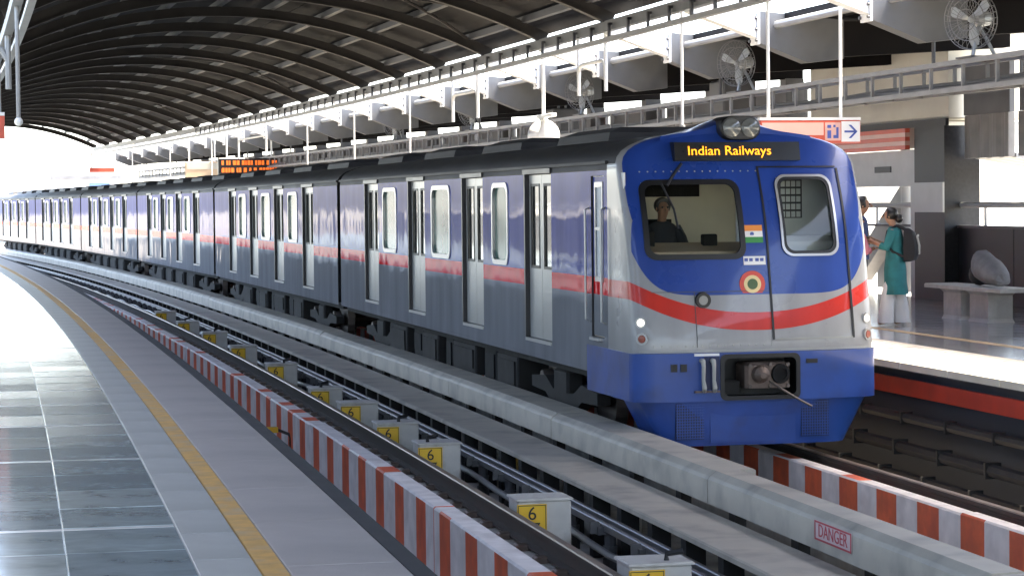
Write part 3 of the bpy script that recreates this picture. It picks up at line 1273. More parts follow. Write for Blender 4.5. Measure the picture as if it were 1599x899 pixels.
rod(33.5, 3.75, 'white hanging rod just left of the twin headlamps above the cab')
rod(53.9, 3.75, 'white hanging rod above the rear end of the first car')
rod(60.8, 3.5, 'white hanging rod above the gap behind the first car')
rod(67.8, 3.6, 'white hanging rod above the second car, beyond the first gap')
rod(86.5, 3.6, 'white hanging rod far down the line beside the amber message board')
rod(97.0, 3.5, 'farthest but one white rod near the red strip sign')
rod(108.0, 3.5, 'farthest white rod hanging near the end of the vault')
for (sa, sb, zb, lb) in ((39.35, 37.65, 4.45, 'white hanging frame with rounded crossbar, nearest to the cab'), (49.4, 47.1, 4.36, 'white hanging frame with rounded crossbar above the middle of the first car'),
                         (80.5, 75.1, 4.2, 'white hanging frame above the amber message board')):
    t = tthing('goalpost_hanger', lb, 'frame', sa, 9.6, zb, group='white frames hanging from the edge beam')
    Li = (W(sb, 9.6, 0) - W(sa, 9.6, 0)).length
    hh = 5.42 - zb
    for y in (0, -Li):
        q = MB()
        q.tube([(0, y, 0), (0, y, hh)], .032, 7)
        q.build('upright', 'white_steel', t)
    zc_ = hh * .52
    q = MB()
    q.tube([(0, 0, zc_ - .25), (0, -.03, zc_ - .1), (0, -.12, zc_ - .02), (0, -.25, zc_), (0, -Li + .25, zc_), (0, -Li + .12, zc_ - .02), (0, -Li + .03, zc_ - .1), (0, -Li, zc_ - .25)], .032, 7)
    q.build('crossbar', 'white_steel', t)
# round globe lamp on a rod
t = tthing('globe_lamp', 'round white globe lamp hanging over the roof of the first car', 'lamp', 41.8, 9.6, 3.55)
q = MB()
q.ball((0, 0, .3), .29, nu=24, nv=16)
q.build('globe', 'globe', t, smooth=True)
q = MB()
q.tube([(0, 0, .57), (0, 0, .68), (0, 0, .68), (0, 0, 1.82)], [.08, .06, .035, .035], 10)
q.build('stem', 'white_steel', t)
q = MB()
q.cbox(-.05, .05, -.75, .35, .62, .68, .01)
q.build('cross_arm', 'white_steel', t)
# left hand hangers
t = tthing('hanging_rod', 'tall grey rod hanging from the roof at the left edge, lamp at its tip', 'rod', 33.5, .2, 3.86, group='rods hanging from the edge beam')
q = MB()
q.tube([(0, 0, 0), (0, 0, 1.9)], .03, 7)
q.build('rod_tube', 'grey_steel', t)
q = MB()
q.ball((0, 0, -.02), .06, nu=10, nv=6)
q.build('lamp_tip', 'globe', t)
t = tthing('goalpost_hanger', 'pale hanging frame cut off by the left edge near the roof', 'frame', 39.2, .2, 4.55, group='white frames hanging from the edge beam')
q = MB()
q.tube([(0, 0, 0), (0, 0, 1.1)], .05, 7)
q.build('upright', 'grey_steel', t)
q = MB()
q.tube([(0, 0, .45), (-.1, 0, .62), (-.35, 0, .68), (-.7, 0, .68)], .05, 7)
q.build('crossbar', 'grey_steel', t)
q = MB()
q.tube([(-.7, 0, 0), (-.7, 0, 1.1)], .05, 7)
q.build('upright', 'grey_steel', t)

# ================================================================== SIGNS
# lift sign with arrow
t = tthing('lift_sign', 'orange and white hanging sign with lift symbol and arrow beside the cab', 'sign', 29.2, 9.95, 3.39)
q = MB()
q.cbox(-.65, .70, -.05, .05, 0, .29, .01)
q.build('panel', 'sign_red', t)
q = MB()
q.box(-.652, .702, -.053, .053, .2905, .325)
q.build('top_trim', 'sign_white', t)
q = MB()
q.box(.44, .69, -.0545, -.0505, .015, .275)
ap = q.build('arrow_panel', 'sign_white', t)
q = MB()
q.box(.48, .64, -.058, -.0546, .132, .158)
q.build('arrow_shaft', 'sign_blue', ap)
q = MB()
for sg_ in (1, -1):
    q.loft([[Vector((x, y, .145 + sg_ * z)) for y in (-.058, -.0546)] + [Vector((x - .035, y, .145 + sg_ * z)) for y in (-.0546, -.058)] for x, z in ((.655, 0), (.57, .085))])
q.build('arrow_head', 'sign_blue', ap)
q = MB()
q.box(.22, .43, -.0545, -.0505, .03, .26)
lp = q.build('symbol_panel', 'sign_pink', t)
q = MB()
q.box(.25, .30, -.058, -.0546, .06, .16)
q.box(.25, .3, -.058, -.0546, .19, .23)
q.box(.33, .40, -.058, -.0546, .06, .1)
q.box(.37, .40, -.058, -.0546, .1, .2)
q.box(.33, .36, -.058, -.0546, .2, .23)
sy = q.build('lift_symbol', 'sign_blue', lp)
sy['kind'] = 'stuff'
q = MB()
q.box(-.62, .2, -.0545, -.0505, .1, .26)
q.build('text_panel', 'sign_pink', t)
for x in (-.52, .45):
    q = MB()
    q.tube([(x, 0, .325), (x, 0, 2.0)], .022, 7)
    q.build('hanger_rod', 'white_steel', t)
# message board
t = tthing('message_board', 'black message board with two lines of amber letters over the far platform', 'message board', 85, 10.7, 3.72)
q = MB()
q.cbox(-1.12, 1.12, -.09, .09, 0, .6, .02)
q.build('case', 'led_off', t)
for z in (.43, .17):
    q = MB()
    x = -1.0
    while x < .95:
        wd = rnd.uniform(.05, .11)
        q.box(x, x + wd, -.098, -.091, z - .08, z + .08)
        x += wd + rnd.choice((.025, .03, .09))
    o = q.build('letter_row', 'led_orange', t)
    o['kind'] = 'stuff'
for x in (-.8, .8):
    q = MB()
    q.tube([(x, 0, .6), (x, 0, 1.5)], .03, 6)
    q.build('hanger_rod', 'white_steel', t)
t = tthing('poster_board', 'beige and brown hanging board behind the amber message board', 'sign', 93, 10.25, 3.72)
q = MB()
q.cbox(-.66, .66, -.06, .06, 0, .62, .02)
q.build('panel', 'cab_tan', t)
q = MB()
q.box(-.6, .6, -.066, -.0605, .33, .56)
q.build('picture', 'cream', t)
for x in (-.5, .5):
    q = MB()
    q.tube([(x, 0, .62), (x, 0, 1.6)], .03, 6)
    q.build('hanger_rod', 'white_steel', t)
t = tthing('strip_sign', 'thin red strip sign far away at the vault end', 'sign', 118, 9.6, 4.3)
q = MB()
q.cbox(-.6, .6, -.05, .05, 0, .22, .01)
q.build('panel', 'sign_red', t)
for x in (-.5, .5):
    q = MB()
    q.tube([(x, 0, .22), (x, 0, 1.1)], .03, 6)
    q.build('hanger_rod', 'white_steel', t)
t = tthing('strip_sign', 'red sign cut off by the left edge of the picture', 'sign', 43.3, -.15, 3.88)
q = MB()
q.cbox(-.9, .38, -.05, .05, 0, .4, .01)
q.build('panel', 'sign_red', t)
q = MB()
q.box(-.9, .38, -.052, .052, .4005, .46)
q.build('top_trim', 'sign_white', t)
q = MB()
q.tube([(.3, 0, .46), (.3, 0, 1.55)], .025, 6)
q.build('hanger_rod', 'grey_steel', t)

# ================================================================== FAR SIDE: PARAPET, CLADDING, LIFT BLOCK
BX = 14.6


def rim_wall(X, sgn, who, mn):
    t = thing('parapet', 'low dark panelled parapet with a handrail behind the ' + who, 'parapet', W(30, X, PZ))
    for k in range(len(RS) - 1):
        for h_ in range(2):
            a = RS[k] + h_ * 2.185
            if sgn > 0 and a + 2.1 > 36.2 and a < 40.6:
                continue
            q = MB()
            xa, xb = sorted((X, X + .12 * sgn))
            q.tbox(a + .012, a + 2.173, xa, xb, 1.0, 2.2, 0, 1.1)
            part_at(q, 'panel', mn, t)
    xa, xb = sorted((X - .03 * sgn, X + .15 * sgn))
    q = MB()
    q.tbox(RS[0], RS[-1], xa, xb, 2.202, 2.245)
    part_at(q, 'capping', 'dark_steel', t)
    q = MB()
    q.tube([W(s, X + .05 * sgn, 2.56) for s in frange(RS[0], RS[-1], 2.2)], .045, 7)
    part_at(q, 'handrail', 'grey_steel', t)
    for s in RS:
        q = MB()
        q.tube([W(s + 1.1, X + .05 * sgn, 2.24), W(s + 1.1, X + .05 * sgn, 2.55)], .025, 6)
        part_at(q, 'baluster', 'grey_steel', t)
    return t


rim_wall(BX, 1, 'far platform', 'granite')
rim_wall(-5.45, -1, 'near platform', 'dark_steel')

def cladding(X, sgn, label, s_end):
    clad = thing('cladding', label, 'cladding', W(30, X, 3.3))
    for k in range(len(RS) - 1):
        a, b = RS[k] + .17, RS[k + 1] - .17
        if a > s_end:
            break
        if sgn > 0 and a < 40.6 and b > 35.3:
            if a < 35.1:
                b = 35.0
            else:
                continue
        n = int((b - a) / .11)
        rows_b = [(a + (b - a) * i / n, .035 if (i // 2) % 2 else 0) for i in range(n + 1)]
        q = MB()
        q.loft([[W(s, X + dx * sgn, 3.28), W(s, X + dx * sgn, 3.94), W(s, X + .1 * sgn, 3.94), W(s, X + .1 * sgn, 3.28)] for s, dx in rows_b], True, True)
        part_at(q, 'corrugated_panel', 'corrugated', clad)
        q = MB()
        q.loft([[W(s, X + .12 * sgn, 3.27 + dx), W(s, X + 1.1 * sgn, 3.1 + dx), W(s, X + 1.1 * sgn, 3.16 + dx), W(s, X + .12 * sgn, 3.33 + dx)] for s, dx in rows_b], True, True)
        part_at(q, 'soffit', 'grey_steel', clad)
        q = MB()
        xa, xb = sorted((X + .02 * sgn, X + .1 * sgn))
        q.tbox(a, b, xa, xb, 3.945, 4.8)
        part_at(q, 'upper_panel', 'dark_steel', clad)


cladding(BX, 1, 'grey corrugated cladding band hung above the far parapet', 200)
cladding(-5.45, -1, 'added grey corrugated cladding band, out of view above the near parapet', 50)  # unseen cladding added to darken train reflections, stopped short to admit sky

lift = thing('lift_block', 'lift lobby with cream upper wall, black pier and grey portal', 'lift lobby', W(36, 14.5, PZ))
q = MB()
q.tbox(35.12, 41.2, 14.42, 16.2, 3.92, 5.24)
part_at(q, 'upper_wall', 'cream', lift)
q = MB()
q.tbox(35.1, 41.2, 14.36, 14.415, 3.80, 3.915)
part_at(q, 'black_band', 'granite', lift)
q = MB()
q.tbox(35.15, 36.34, 14.36, 14.95, PZ, 3.80)
part_at(q, 'pier', 'granite', lift)
q = MB()
q.tbox(35.15, 36.34, 14.33, 14.358, 2.45, 2.92)
part_at(q, 'reflection_patch', 'portal_grey', lift)  # pale patch standing in for a reflection on the polished pier
q = MB()
q.tbox(36.36, 41.2, 14.4, 14.8, 2.87, 3.45)
part_at(q, 'header', 'portal_grey', lift)
q = MB()
q.tbox(37.4, 38.1, 14.385, 14.399, 3.1, 3.2)
part_at(q, 'slot', 'granite', lift)
q = MB()
q.tbox(36.36, 36.6, 14.4, 14.8, PZ, 2.865)
part_at(q, 'jamb', 'portal_grey', lift)
q = MB()
q.tbox(40.5, 41.2, 14.4, 14.8, PZ, 2.865)
part_at(q, 'jamb', 'portal_grey', lift)
q = MB()
q.tbox(36.5, 41.0, 15.6, 15.75, PZ, 2.2)
part_at(q, 'low_wall', 'portal_grey', lift)
q = MB()
q.tube([W(38.6, 15.2, PZ), W(38.6, 15.2, 3.5)], .13, 14)
part_at(q, 'round_column', 'grey_steel', lift, True)
q = MB()
q.loft([[W(s, X, z) for X, z in ((15.25, zb), (15.5, zb), (15.5, zb + .5), (15.25, zb + .5))] for s, zb in ((38.9, 2.5), (41.0, 1.2))])
part_at(q, 'stair_stringer', 'beam_grey', lift)
q = MB()
q.tbox(36.36, 41.2, 14.9, 16.2, 3.5, 3.9)
part_at(q, 'lobby_ceiling', 'portal_grey', lift)
t = thing('name_board', 'red and pink horizontally banded board on the lift lobby portal', 'sign', W(38, 14.3, 3.46))
for i, mn in enumerate(('sign_red', 'sign_pink', 'sign_red', 'sign_pink', 'sign_red')):
    q = MB()
    q.tbox(36.5, 40.6, 14.27 - .004 * (i % 2), 14.35, 3.46 + .068 * i, 3.46 + .068 * i + .066)
    part_at(q, 'band', mn, t)
# metal rack behind the bench
t = tthing('metal_rack', 'thin grey metal rack of upright bars behind the bench', 'rack', 30.0, 13.9, PZ)
for z in (.05, 1.0):
    q = MB()
    q.tube([(0, -1.6, z), (0, 1.3, z)], .02, 6)
    q.build('rail', 'grey_steel', t)
b0 = None
for k in range(18):
    y = -1.58 + .168 * k
    if b0 is None:
        q = MB()
        q.tube([(0, 0, 0), (0, 0, 1.0)], .011 if k % 6 else .02, 6)
        b0 = q.build('bar', 'grey_steel', t)
        b0.location = (0, y, 0)
    else:
        share(b0, 'bar', t, (0, y, 0))
# dark equipment boxes hanging under the side roof
for i, (s, X, z, lb) in enumerate(((40.2, 12.6, 4.2, 'black loudspeaker box hanging under the side roof behind the cab fan'), (52.5, 12.8, 4.2, 'dark equipment box hanging under the side roof, far one'))):
    t = tthing('hanging_box', lb, 'equipment box', s, X, z)
    q = MB()
    q.cbox(-.3, .3, -.4, .4, 0, .55, .03)
    q.build('case', 'dark_steel', t)
    for y in (-.3, .3):
        q = MB()
        q.tube([(0, y, .55), (0, y, 1.08)], .025, 6)
        q.build('hanger_rod', 'dark_steel', t)

# ---- bench and bag
t = tthing('bench', 'stone slab bench on two block legs standing on the far platform', 'bench', 29.5, 12.4, PZ)
q = MB()
q.cbox(-.24, .24, -1.22, 1.25, .40, .455, .012)
q.build('seat', 'bench_stone', t)
for y in (-.42, .45):
    q = MB()
    q.loft([[Vector((x, yy, z)) for x, yy in ((-a, y - b), (a, y - b), (a, y + b), (-a, y + b))] for a, b, z in ((.19, .31, 0), (.17, .29, .05), (.17, .29, .35), (.21, .33, .40))])
    q.build('leg', 'bench_stone', t)
t = tthing('duffel_bag', 'slumped grey bag with a black end lying on the stone bench', 'bag', 29.15, 12.4, PZ + .457)
q = MB()
rows = []
rb = random.Random(5)
for y, rx, rz_, zc_ in ((-.47, .03, .03, .06), (-.44, .1, .08, .09), (-.33, .15, .12, .13), (-.16, .18, .165, .18), (.02, .19, .19, .22), (.16, .18, .2, .26), (.25, .13, .14, .32), (.29, .04, .05, .36)):
    rows.append([Vector((rx * math.cos(a) * (1 + rb.uniform(-.05, .05)), y + rb.uniform(-.015, .015), max(.0, zc_ + rz_ * math.sin(a) * (1 + rb.uniform(-.06, .06))))) for a in [2 * PI * i / 18 for i in range(18)]])
q.loft(rows)
q.build('sack', 'bag_grey', t, smooth=True)
q = MB()
q.ball((.02, .33, .15), .15, 1, .9, 1.0, nu=14, nv=8)
q.build('black_end', 'sack_black', t, smooth=True)

# ================================================================== PEOPLE


def skin_mesh(name, pts, edges, rad, subs=2):
    me = bpy.data.meshes.new(name)
    me.from_pydata(pts, edges, [])
    o = bpy.data.objects.new('tmp_skin', me)
    COL.objects.link(o)
    md = o.modifiers.new('skin', 'SKIN')
    md.use_smooth_shade = True
    for i, r_ in enumerate(rad):
        v = me.skin_vertices[0].data[i]
        v.radius = (r_, r_) if isinstance(r_, (int, float)) else r_
    me.skin_vertices[0].data[0].use_root = True
    sd = o.modifiers.new('sub', 'SUBSURF')
    sd.levels = subs
    sd.render_levels = subs
    dg = bpy.context.evaluated_depsgraph_get()
    out = bpy.data.meshes.new_from_object(o.evaluated_get(dg))
    bpy.data.objects.remove(o)
    return out


def body(parent, armL, armR, lean=0.0, step=0.0, stance=.09, seated=False):
    """continuous figure 1.60 m tall facing +Y. arm = (elbow, wrist) points"""
    P, E_, Rr = [], [], []

    def v(p, r_, link=None):
        P.append(p)
        Rr.append(r_)
        if link is not None:
            E_.append((link, len(P) - 1))
        return len(P) - 1
    pel = v((0, 0, .88), (.13, .1))
    wai = v((0, .01, 1.03), (.11, .085), pel)
    che = v((0, lean * .4, 1.22), (.13, .095), wai)
    nk0 = v((0, lean * .7, 1.34), (.06, .055), che)
    nk1 = v((0, lean, 1.40), (.045, .045), nk0)
    hd0 = v((0, lean + .035, 1.455), (.062, .075), nk1)
    hd1 = v((0, lean + .045, 1.525), (.07, .088), hd0)
    v((0, lean + .035, 1.585), (.045, .06), hd1)
    for sx, (el, wr) in ((-1, armL), (1, armR)):
        sh = v((sx * .15, lean * .6, 1.29), .055, che)
        e = v(el, .04, sh)
        w_ = v(wr, .026, e)
        d_ = (Vector(wr) - Vector(el)).normalized()
        pa = v(tuple(Vector(wr) + d_ * .07), (.034, .018), w_)
        hp = v((sx * .085, 0, .8), .085, pel)
        if seated:
            kn = v((sx * .1, .4, .86), .055, hp)
            an = v((sx * .1, .42, .46), .035, kn)
            v((sx * .1, .54, .42), (.035, .025), an)
            continue
        kn = v((sx * stance, .01 - sx * step * .6, .46), .055, hp)
        an = v((sx * stance, -.01 - sx * step, .08), .035, kn)
        v((sx * (stance + .02), .13 - sx * step, .03), (.035, .025), an)
    me = skin_mesh('body', P, E_, Rr)
    me.materials.clear()
    me.materials.append(MATS['skin'])
    bm_ = bmesh.new()
    bm_.from_mesh(me)
    # nose, ears and fingers grown onto the figure
    extra = MB()
    hy = lean + .045
    extra.tube([(0, hy + .075, 1.53), (0, hy + .105, 1.492), (0, hy + .08, 1.482)], [.008, .016, .01], 6)
    for sx in (-1, 1):
        extra.ball((sx * .072, hy - .005, 1.505), .022, .4, .8, 1.2, 8, 5)
    for sx, (el, wr) in ((-1, armL), (1, armR)):
        d_ = (Vector(wr) - Vector(el)).normalized()
        side = Vector((0, 0, 1)).cross(d_)
        side = side.normalized() if side.length > .1 else Vector((0, 1, 0))
        nrm = d_.cross(side).normalized()
        b0 = Vector(wr) + d_ * .075
        for k, ln in enumerate((.062, .072, .068, .052)):
            o_ = b0 + side * (-.024 + .016 * k)
            extra.tube([o_, o_ + d_ * ln * .5 - nrm * .006, o_ + d_ * ln - nrm * .028], [.009, .0085, .006], 6)
        th = Vector(wr) + d_ * .03 + side * -.028
        extra.tube([th, th + d_ * .03 - side * .02, th + d_ * .055 - side * .022 - nrm * .015], [.011, .01, .007], 6)
    tmp = extra.build('tmp_extra', 'skin')
    bm_.from_mesh(tmp.data)
    bpy.data.objects.remove(tmp)
    bm_.to_mesh(me)
    bm_.free()
    me.polygons.foreach_set('use_smooth', [True] * len(me.polygons))
    o = bpy.data.objects.new('body', me)
    COL.objects.link(o)
    o.parent = parent
    for sx in (-1, 1):
        q = MB()
        q.ball((sx * .03, hy + .077, 1.52), .011, nu=8, nv=5)
        q.build('eye', 'ink', o)
    return o


def ring(cx, cy, z, a, b, n=20, wob=0.0, ph=0.0, k=7):
    return [Vector((cx + a * math.cos(t) * (1 + wob * math.sin(k * t + ph)), cy + b * math.sin(t) * (1 + wob * math.sin(k * t + ph)), z)) for t in [2 * PI * i / n for i in range(n)]]


KP = .92
# woman in teal
t = tthing('person', 'woman in teal tunic and loose white trousers standing with a backpack', 'person', 28.75, 10.95, PZ, rz=R(62))
t.scale = (KP,) * 3
body(t, ((-.2, .1, 1.07), (-.08, .3, 1.16)), ((.2, .1, 1.07), (.06, .3, 1.18)), lean=.03, step=.1)
q = MB()
q.loft([ring(0, cy, z, a, b, 24, wo, z * 9) for z, a, b, cy, wo in
        ((1.365, .06, .055, .02, 0), (1.345, .12, .075, .015, 0), (1.31, .18, .1, .01, 0), (1.2, .175, .125, .01, .01), (1.05, .15, .115, .005, .015), (.92, .175, .135, 0, .02),
         (.78, .195, .15, 0, .03), (.6, .205, .155, 0, .045), (.43, .215, .165, -.01, .06))], True, False)
q.build('tunic', 'teal_cloth', t, smooth=True)
for sx in (-1, 1):
    q = MB()
    q.tube([(sx * .15, .02, 1.3), (sx * .185, .05, 1.19), (sx * .2, .1, 1.07), (sx * .165, .17, 1.1)], [.066, .066, .06, .055], 12)
    q.build('sleeve', 'teal_cloth', t, smooth=True)
for sx in (-1, 1):
    q = MB()
    q.loft([ring(sx * .08, cy * -sx * 1.0 + .02, z, a, b, 18, wo, sx + z * 5, 5) for z, a, b, cy, wo in ((.74, .07, .085, 0, 0), (.5, .09, .1, .05, .04), (.25, .09, .1, .085, .06), (.04, .1, .115, .1, .07))], True, False)
    q.build('trouser_leg', 'white_cloth', t, smooth=True)
q = MB()
q.ball((0, .055, 1.535), .098, .93, 1.02, .95, 18, 10, 0)
q.ball((0, -.055, 1.47), .062, 1, .9, 1, 12, 8)
q.v = [p if p.y < .115 else Vector((p.x, .1, max(p.z, 1.57))) for p in q.v]
q.build('hair', 'hair', t, smooth=True)
pk = tthing('backpack', 'black backpack with a pale grey stripe on the back of the woman in teal', 'backpack', 28.75, 10.95, PZ, rz=R(62))
pk.scale = (KP,) * 3
q = MB()
q.loft([[Vector((x * a, -.13 - (y + 1) * b, z)) for x, y in ((-1, -1), (1, -1), (1.05, -.3), (.95, .6), (.6, 1), (-.6, 1), (-.95, .6), (-1.05, -.3))] for z, a, b in
        ((.88, .1, .04), (.90, .15, .08), (1.0, .155, .1), (1.15, .15, .09), (1.28, .13, .07), (1.34, .07, .03))])
q.build('pack', 'black_cloth', pk, smooth=True)
q = MB()
q.tube([(-.07, -.335, .98), (-.075, -.338, 1.1), (-.07, -.31, 1.22), (.03, -.31, 1.24)], .016, 6)
q.build('stripe', 'hose_grey', pk)
for sx in (-1, 1):
    q = MB()
    q.tube([(sx * .09, -.14, 1.32), (sx * .1, -.03, 1.375), (sx * .105, .09, 1.3), (sx * .12, .12, 1.15), (sx * .15, .02, 1.02), (sx * .13, -.13, .95)], .02, 6)
    q.build('strap', 'black_cloth', pk)
ph = tthing('phone', 'small dark phone held by the woman in teal', 'phone', 28.75, 10.95, PZ, rz=R(62))
ph.scale = (KP,) * 3
q = MB()
q.cbox(-.045, .03, .36, .37, 1.15, 1.29, .003)
q.build('case', 'led_off', ph)

# man in dark clothes
t = tthing('person', 'person in navy shirt and dark trousers standing behind the woman in teal', 'person', 30.1, 10.98, PZ, rz=R(-120))
t.scale = (1.0, 1.0, 1.01)
body(t, ((-.22, .06, 1.06), (-.15, .22, 1.0)), ((.22, .06, 1.06), (.12, .24, 1.02)), lean=.03)
q = MB()
q.loft([ring(0, cy, z, a, b, 20, wo, z * 9) for z, a, b, cy, wo in ((1.37, .06, .055, .02, 0), (1.345, .13, .08, .015, 0), (1.3, .19, .105, .01, 0), (1.15, .18, .13, .01, .01), (1.0, .165, .125, .0, .02), (.8, .175, .135, 0, .03))], True, False)
q.build('shirt', 'navy_cloth', t, smooth=True)
for sx in (-1, 1):
    q = MB()
    q.tube([(sx * .15, .02, 1.3), (sx * .2, .04, 1.17), (sx * .22, .06, 1.06), (sx * .2, .12, 1.04)], [.068, .066, .06, .055], 12)
    q.build('sleeve', 'navy_cloth', t, smooth=True)
    q = MB()
    q.loft([ring(sx * .088, 0, z, a, a * 1.1, 16, .02, z * 5, 5) for z, a in ((.86, .1), (.5, .078), (.08, .07))], True, False)
    q.build('trouser_leg', 'dark_cloth', t, smooth=True)
q = MB()
q.ball((0, .055, 1.54), .1, .93, 1.05, .9, 18, 10)
q.v = [p if p.y < .11 else Vector((p.x, .1, max(p.z, 1.575))) for p in q.v]
q.build('hair', 'hair', t, smooth=True)

# person in pink, half hidden by the train
t = tthing('person', 'person in a pink top, mostly hidden by the nose of the train', 'person', 28.9, 10.45, PZ, rz=R(-75))
t.scale = (.88,) * 3
body(t, ((-.2, .08, 1.06), (-.12, .26, 1.1)), ((.2, .08, 1.06), (.1, .26, 1.1)), lean=.03)
q = MB()
q.loft([ring(0, cy, z, a, b, 20, wo, z * 9) for z, a, b, cy, wo in ((1.37, .06, .055, .02, 0), (1.345, .12, .075, .015, 0), (1.3, .18, .105, .01, 0), (1.15, .175, .13, .01, .01), (1.0, .155, .12, .0, .02), (.84, .19, .14, 0, .03))], True, False)
q.build('top', 'pink_cloth', t, smooth=True)
for sx in (-1, 1):
    q = MB()
    q.tube([(sx * .15, .02, 1.3), (sx * .19, .05, 1.17), (sx * .2, .08, 1.06), (sx * .17, .15, 1.08)], [.066, .064, .058, .052], 12)
    q.build('sleeve', 'pink_cloth', t, smooth=True)
    q = MB()
    q.loft([ring(sx * .088, 0, z, a, a * 1.1, 16, .02, z * 5, 5) for z, a in ((.86, .1), (.5, .085), (.06, .075))], True, False)
    q.build('trouser_leg', 'navy_cloth', t, smooth=True)
q = MB()
q.ball((0, .055, 1.535), .098, .95, 1.05, .95, 18, 10)
q.v = [p if p.y < .11 else Vector((p.x, .1, max(p.z, 1.57))) for p in q.v]
q.build('hair', 'hair', t, smooth=True)

# ================================================================== TRAIN
HW = 1.185
TCX = 6.72
ZB, ZR, RH = 1.04, 2.98, .36


def roof_w(z):
    if z <= ZR:
        return HW
    u = min(1, (z - ZR) / RH)
    return HW * max(0, 1 - u ** 2.6) ** (1 / 2.6)


def rake(z):
    u = min(1, max(0, (z - 2.25) / .5))
    return .2 * max(0, z - 1.4) + .3 * (u * u * .25 + max(0, z - 2.75))


def front_y(x, z, B=.22):
    tt = min(1, abs(x) / max(.01, roof_w(z)))
    return rake(z) + B - B * (1 - tt ** 3) ** (1 / 3)


def roof_profile(n=20):
    out = []
    for i in range(n + 1):
        a = PI * i / n
        c, s_ = math.cos(a), math.sin(a)
        out.append((-HW * math.copysign(abs(c) ** (2 / 2.6), c), ZR + RH * abs(s_) ** (2 / 2.6)))
    return out


def car_side(t, y0, y1, doors, wins, cab=False):
    hd = [(c - .61, c + .61, 1.2, 2.99 - .01) for c in doors]
    hw = [(c - w_ / 2, c + w_ / 2, 2.0, 2.87) for c, w_ in wins]
    hc = [(1.13, 1.62, 1.36, 2.93)] if cab else []
    q = MB()
    q.wall(-HW, [y0] + frange(y0, y1, 2.0)[1:-1] + [y1], [ZB, ZR], hd + hw + hc)
    for h in hd:
        q.rim(-HW, -HW + .07, h, 1)
    for h in hw + hc:
        q.rim(-HW, -HW + .03, h, 1)
    q.box(-HW + .001, -HW + .06, y0, y1, ZB - .04, ZB - .001)
    q.build('side_wall', ['livery_side', 'door_dark'], t)
    q = MB()
    q.wall(HW, [y0, y1], [ZB, ZR], [(1.08, 1.68, 1.7, 2.9)] if cab else [])
    q.build('side_wall', 'livery_side', t)
    if cab:
        q = MB()
        q.box(HW - .02, HW - .015, 1.08, 1.68, 1.7, 2.9)
        q.build('added_side_pane', 'clear_glass', t)  # window added on the hidden side to let daylight into the cab
    # doors
    L0 = None
    for c in doors:
        for sg_ in (-1, 1):
            if L0 is None:
                q = MB()
                q.wall(0, [-.295, .295], [1.205, 2.975], [(-.19, .19, 1.98, 2.86)])
                q.rim(0, .02, (-.19, .19, 1.98, 2.86))
                q.rim(0, .03, (-.295, .295, 1.205, 2.975))
                L0 = q.build('door_leaf', 'door_leaf', t)
                L0.location = (-HW + .045, c + .3 * sg_, 0)
                q = MB()
                q.box(.012, .018, -.2, .2, 1.97, 2.87)
                P0 = q.build('door_pane', 'pane_dark', L0)
                q = MB()
                q.rim(-.004, .012, (-.2, .2, 1.97, 2.87))
                for a in ((-.205, -.175, 1.96, 2.88), (.175, .205, 1.96, 2.88), (-.175, .175, 1.96, 1.99), (-.175, .175, 2.85, 2.88)):
                    q.box(-.006, 0.004, *a)
                G0 = q.build('door_gasket', 'gasket', L0)
            else:
                l_ = share(L0, 'door_leaf', t, (-HW + .045, c + .3 * sg_, 0))
                share(P0, 'door_pane', l_, (0, 0, 0))
                share(G0, 'door_gasket', l_, (0, 0, 0))
        q = MB()
        q.box(-HW - .004, -HW + .04, c + .612, c + .665, 1.2, 2.985)
        q.build('door_post', 'door_dark', t)  # dark strip put in for the shaded gap at the door edge
        q = MB()
        q.box(-HW - .02, -HW + .045, c - .63, c + .66, 2.985, 3.035)
        q.build('door_header', 'door_dark', t)
        q = MB()
        q.box(-HW - .012, -HW + .07, c - .6, c + .6, 1.165, 1.199)
        q.build('door_sill', 'frame_silver', t)
    for c, w_ in wins:
        q = MB()
        q.box(-HW + .02, -HW + .028, c - w_ / 2, c + w_ / 2, 2.0, 2.87)
        pn = q.build('window_pane', 'pane_green', t)
        q = MB()
        ro, ri = [], []
        for (rr, off, lst) in ((.13, .035, ro), (.11, -.02, ri)):
            hw_, hh_ = w_ / 2 + off, .435 + off
            for cx, cz, a0 in ((1, 1, 0), (-1, 1, 90), (-1, -1, 180), (1, -1, 270)):
                for k in range(6):
                    a = R(a0 + 18 * k)
                    lst.append((c + cx * (hw_ - rr) + rr * math.cos(a), 2.435 + cz * (hh_ - rr) + rr * math.sin(a)))
        q.loft([[Vector((x, *p)) for p in ring_] for x, ring_ in ((-HW + .02, ri), (-HW - .012, ri), (-HW - .012, ro), (-HW + .002, ro))], True, False)
        q.build('window_frame', 'frame_silver', pn)


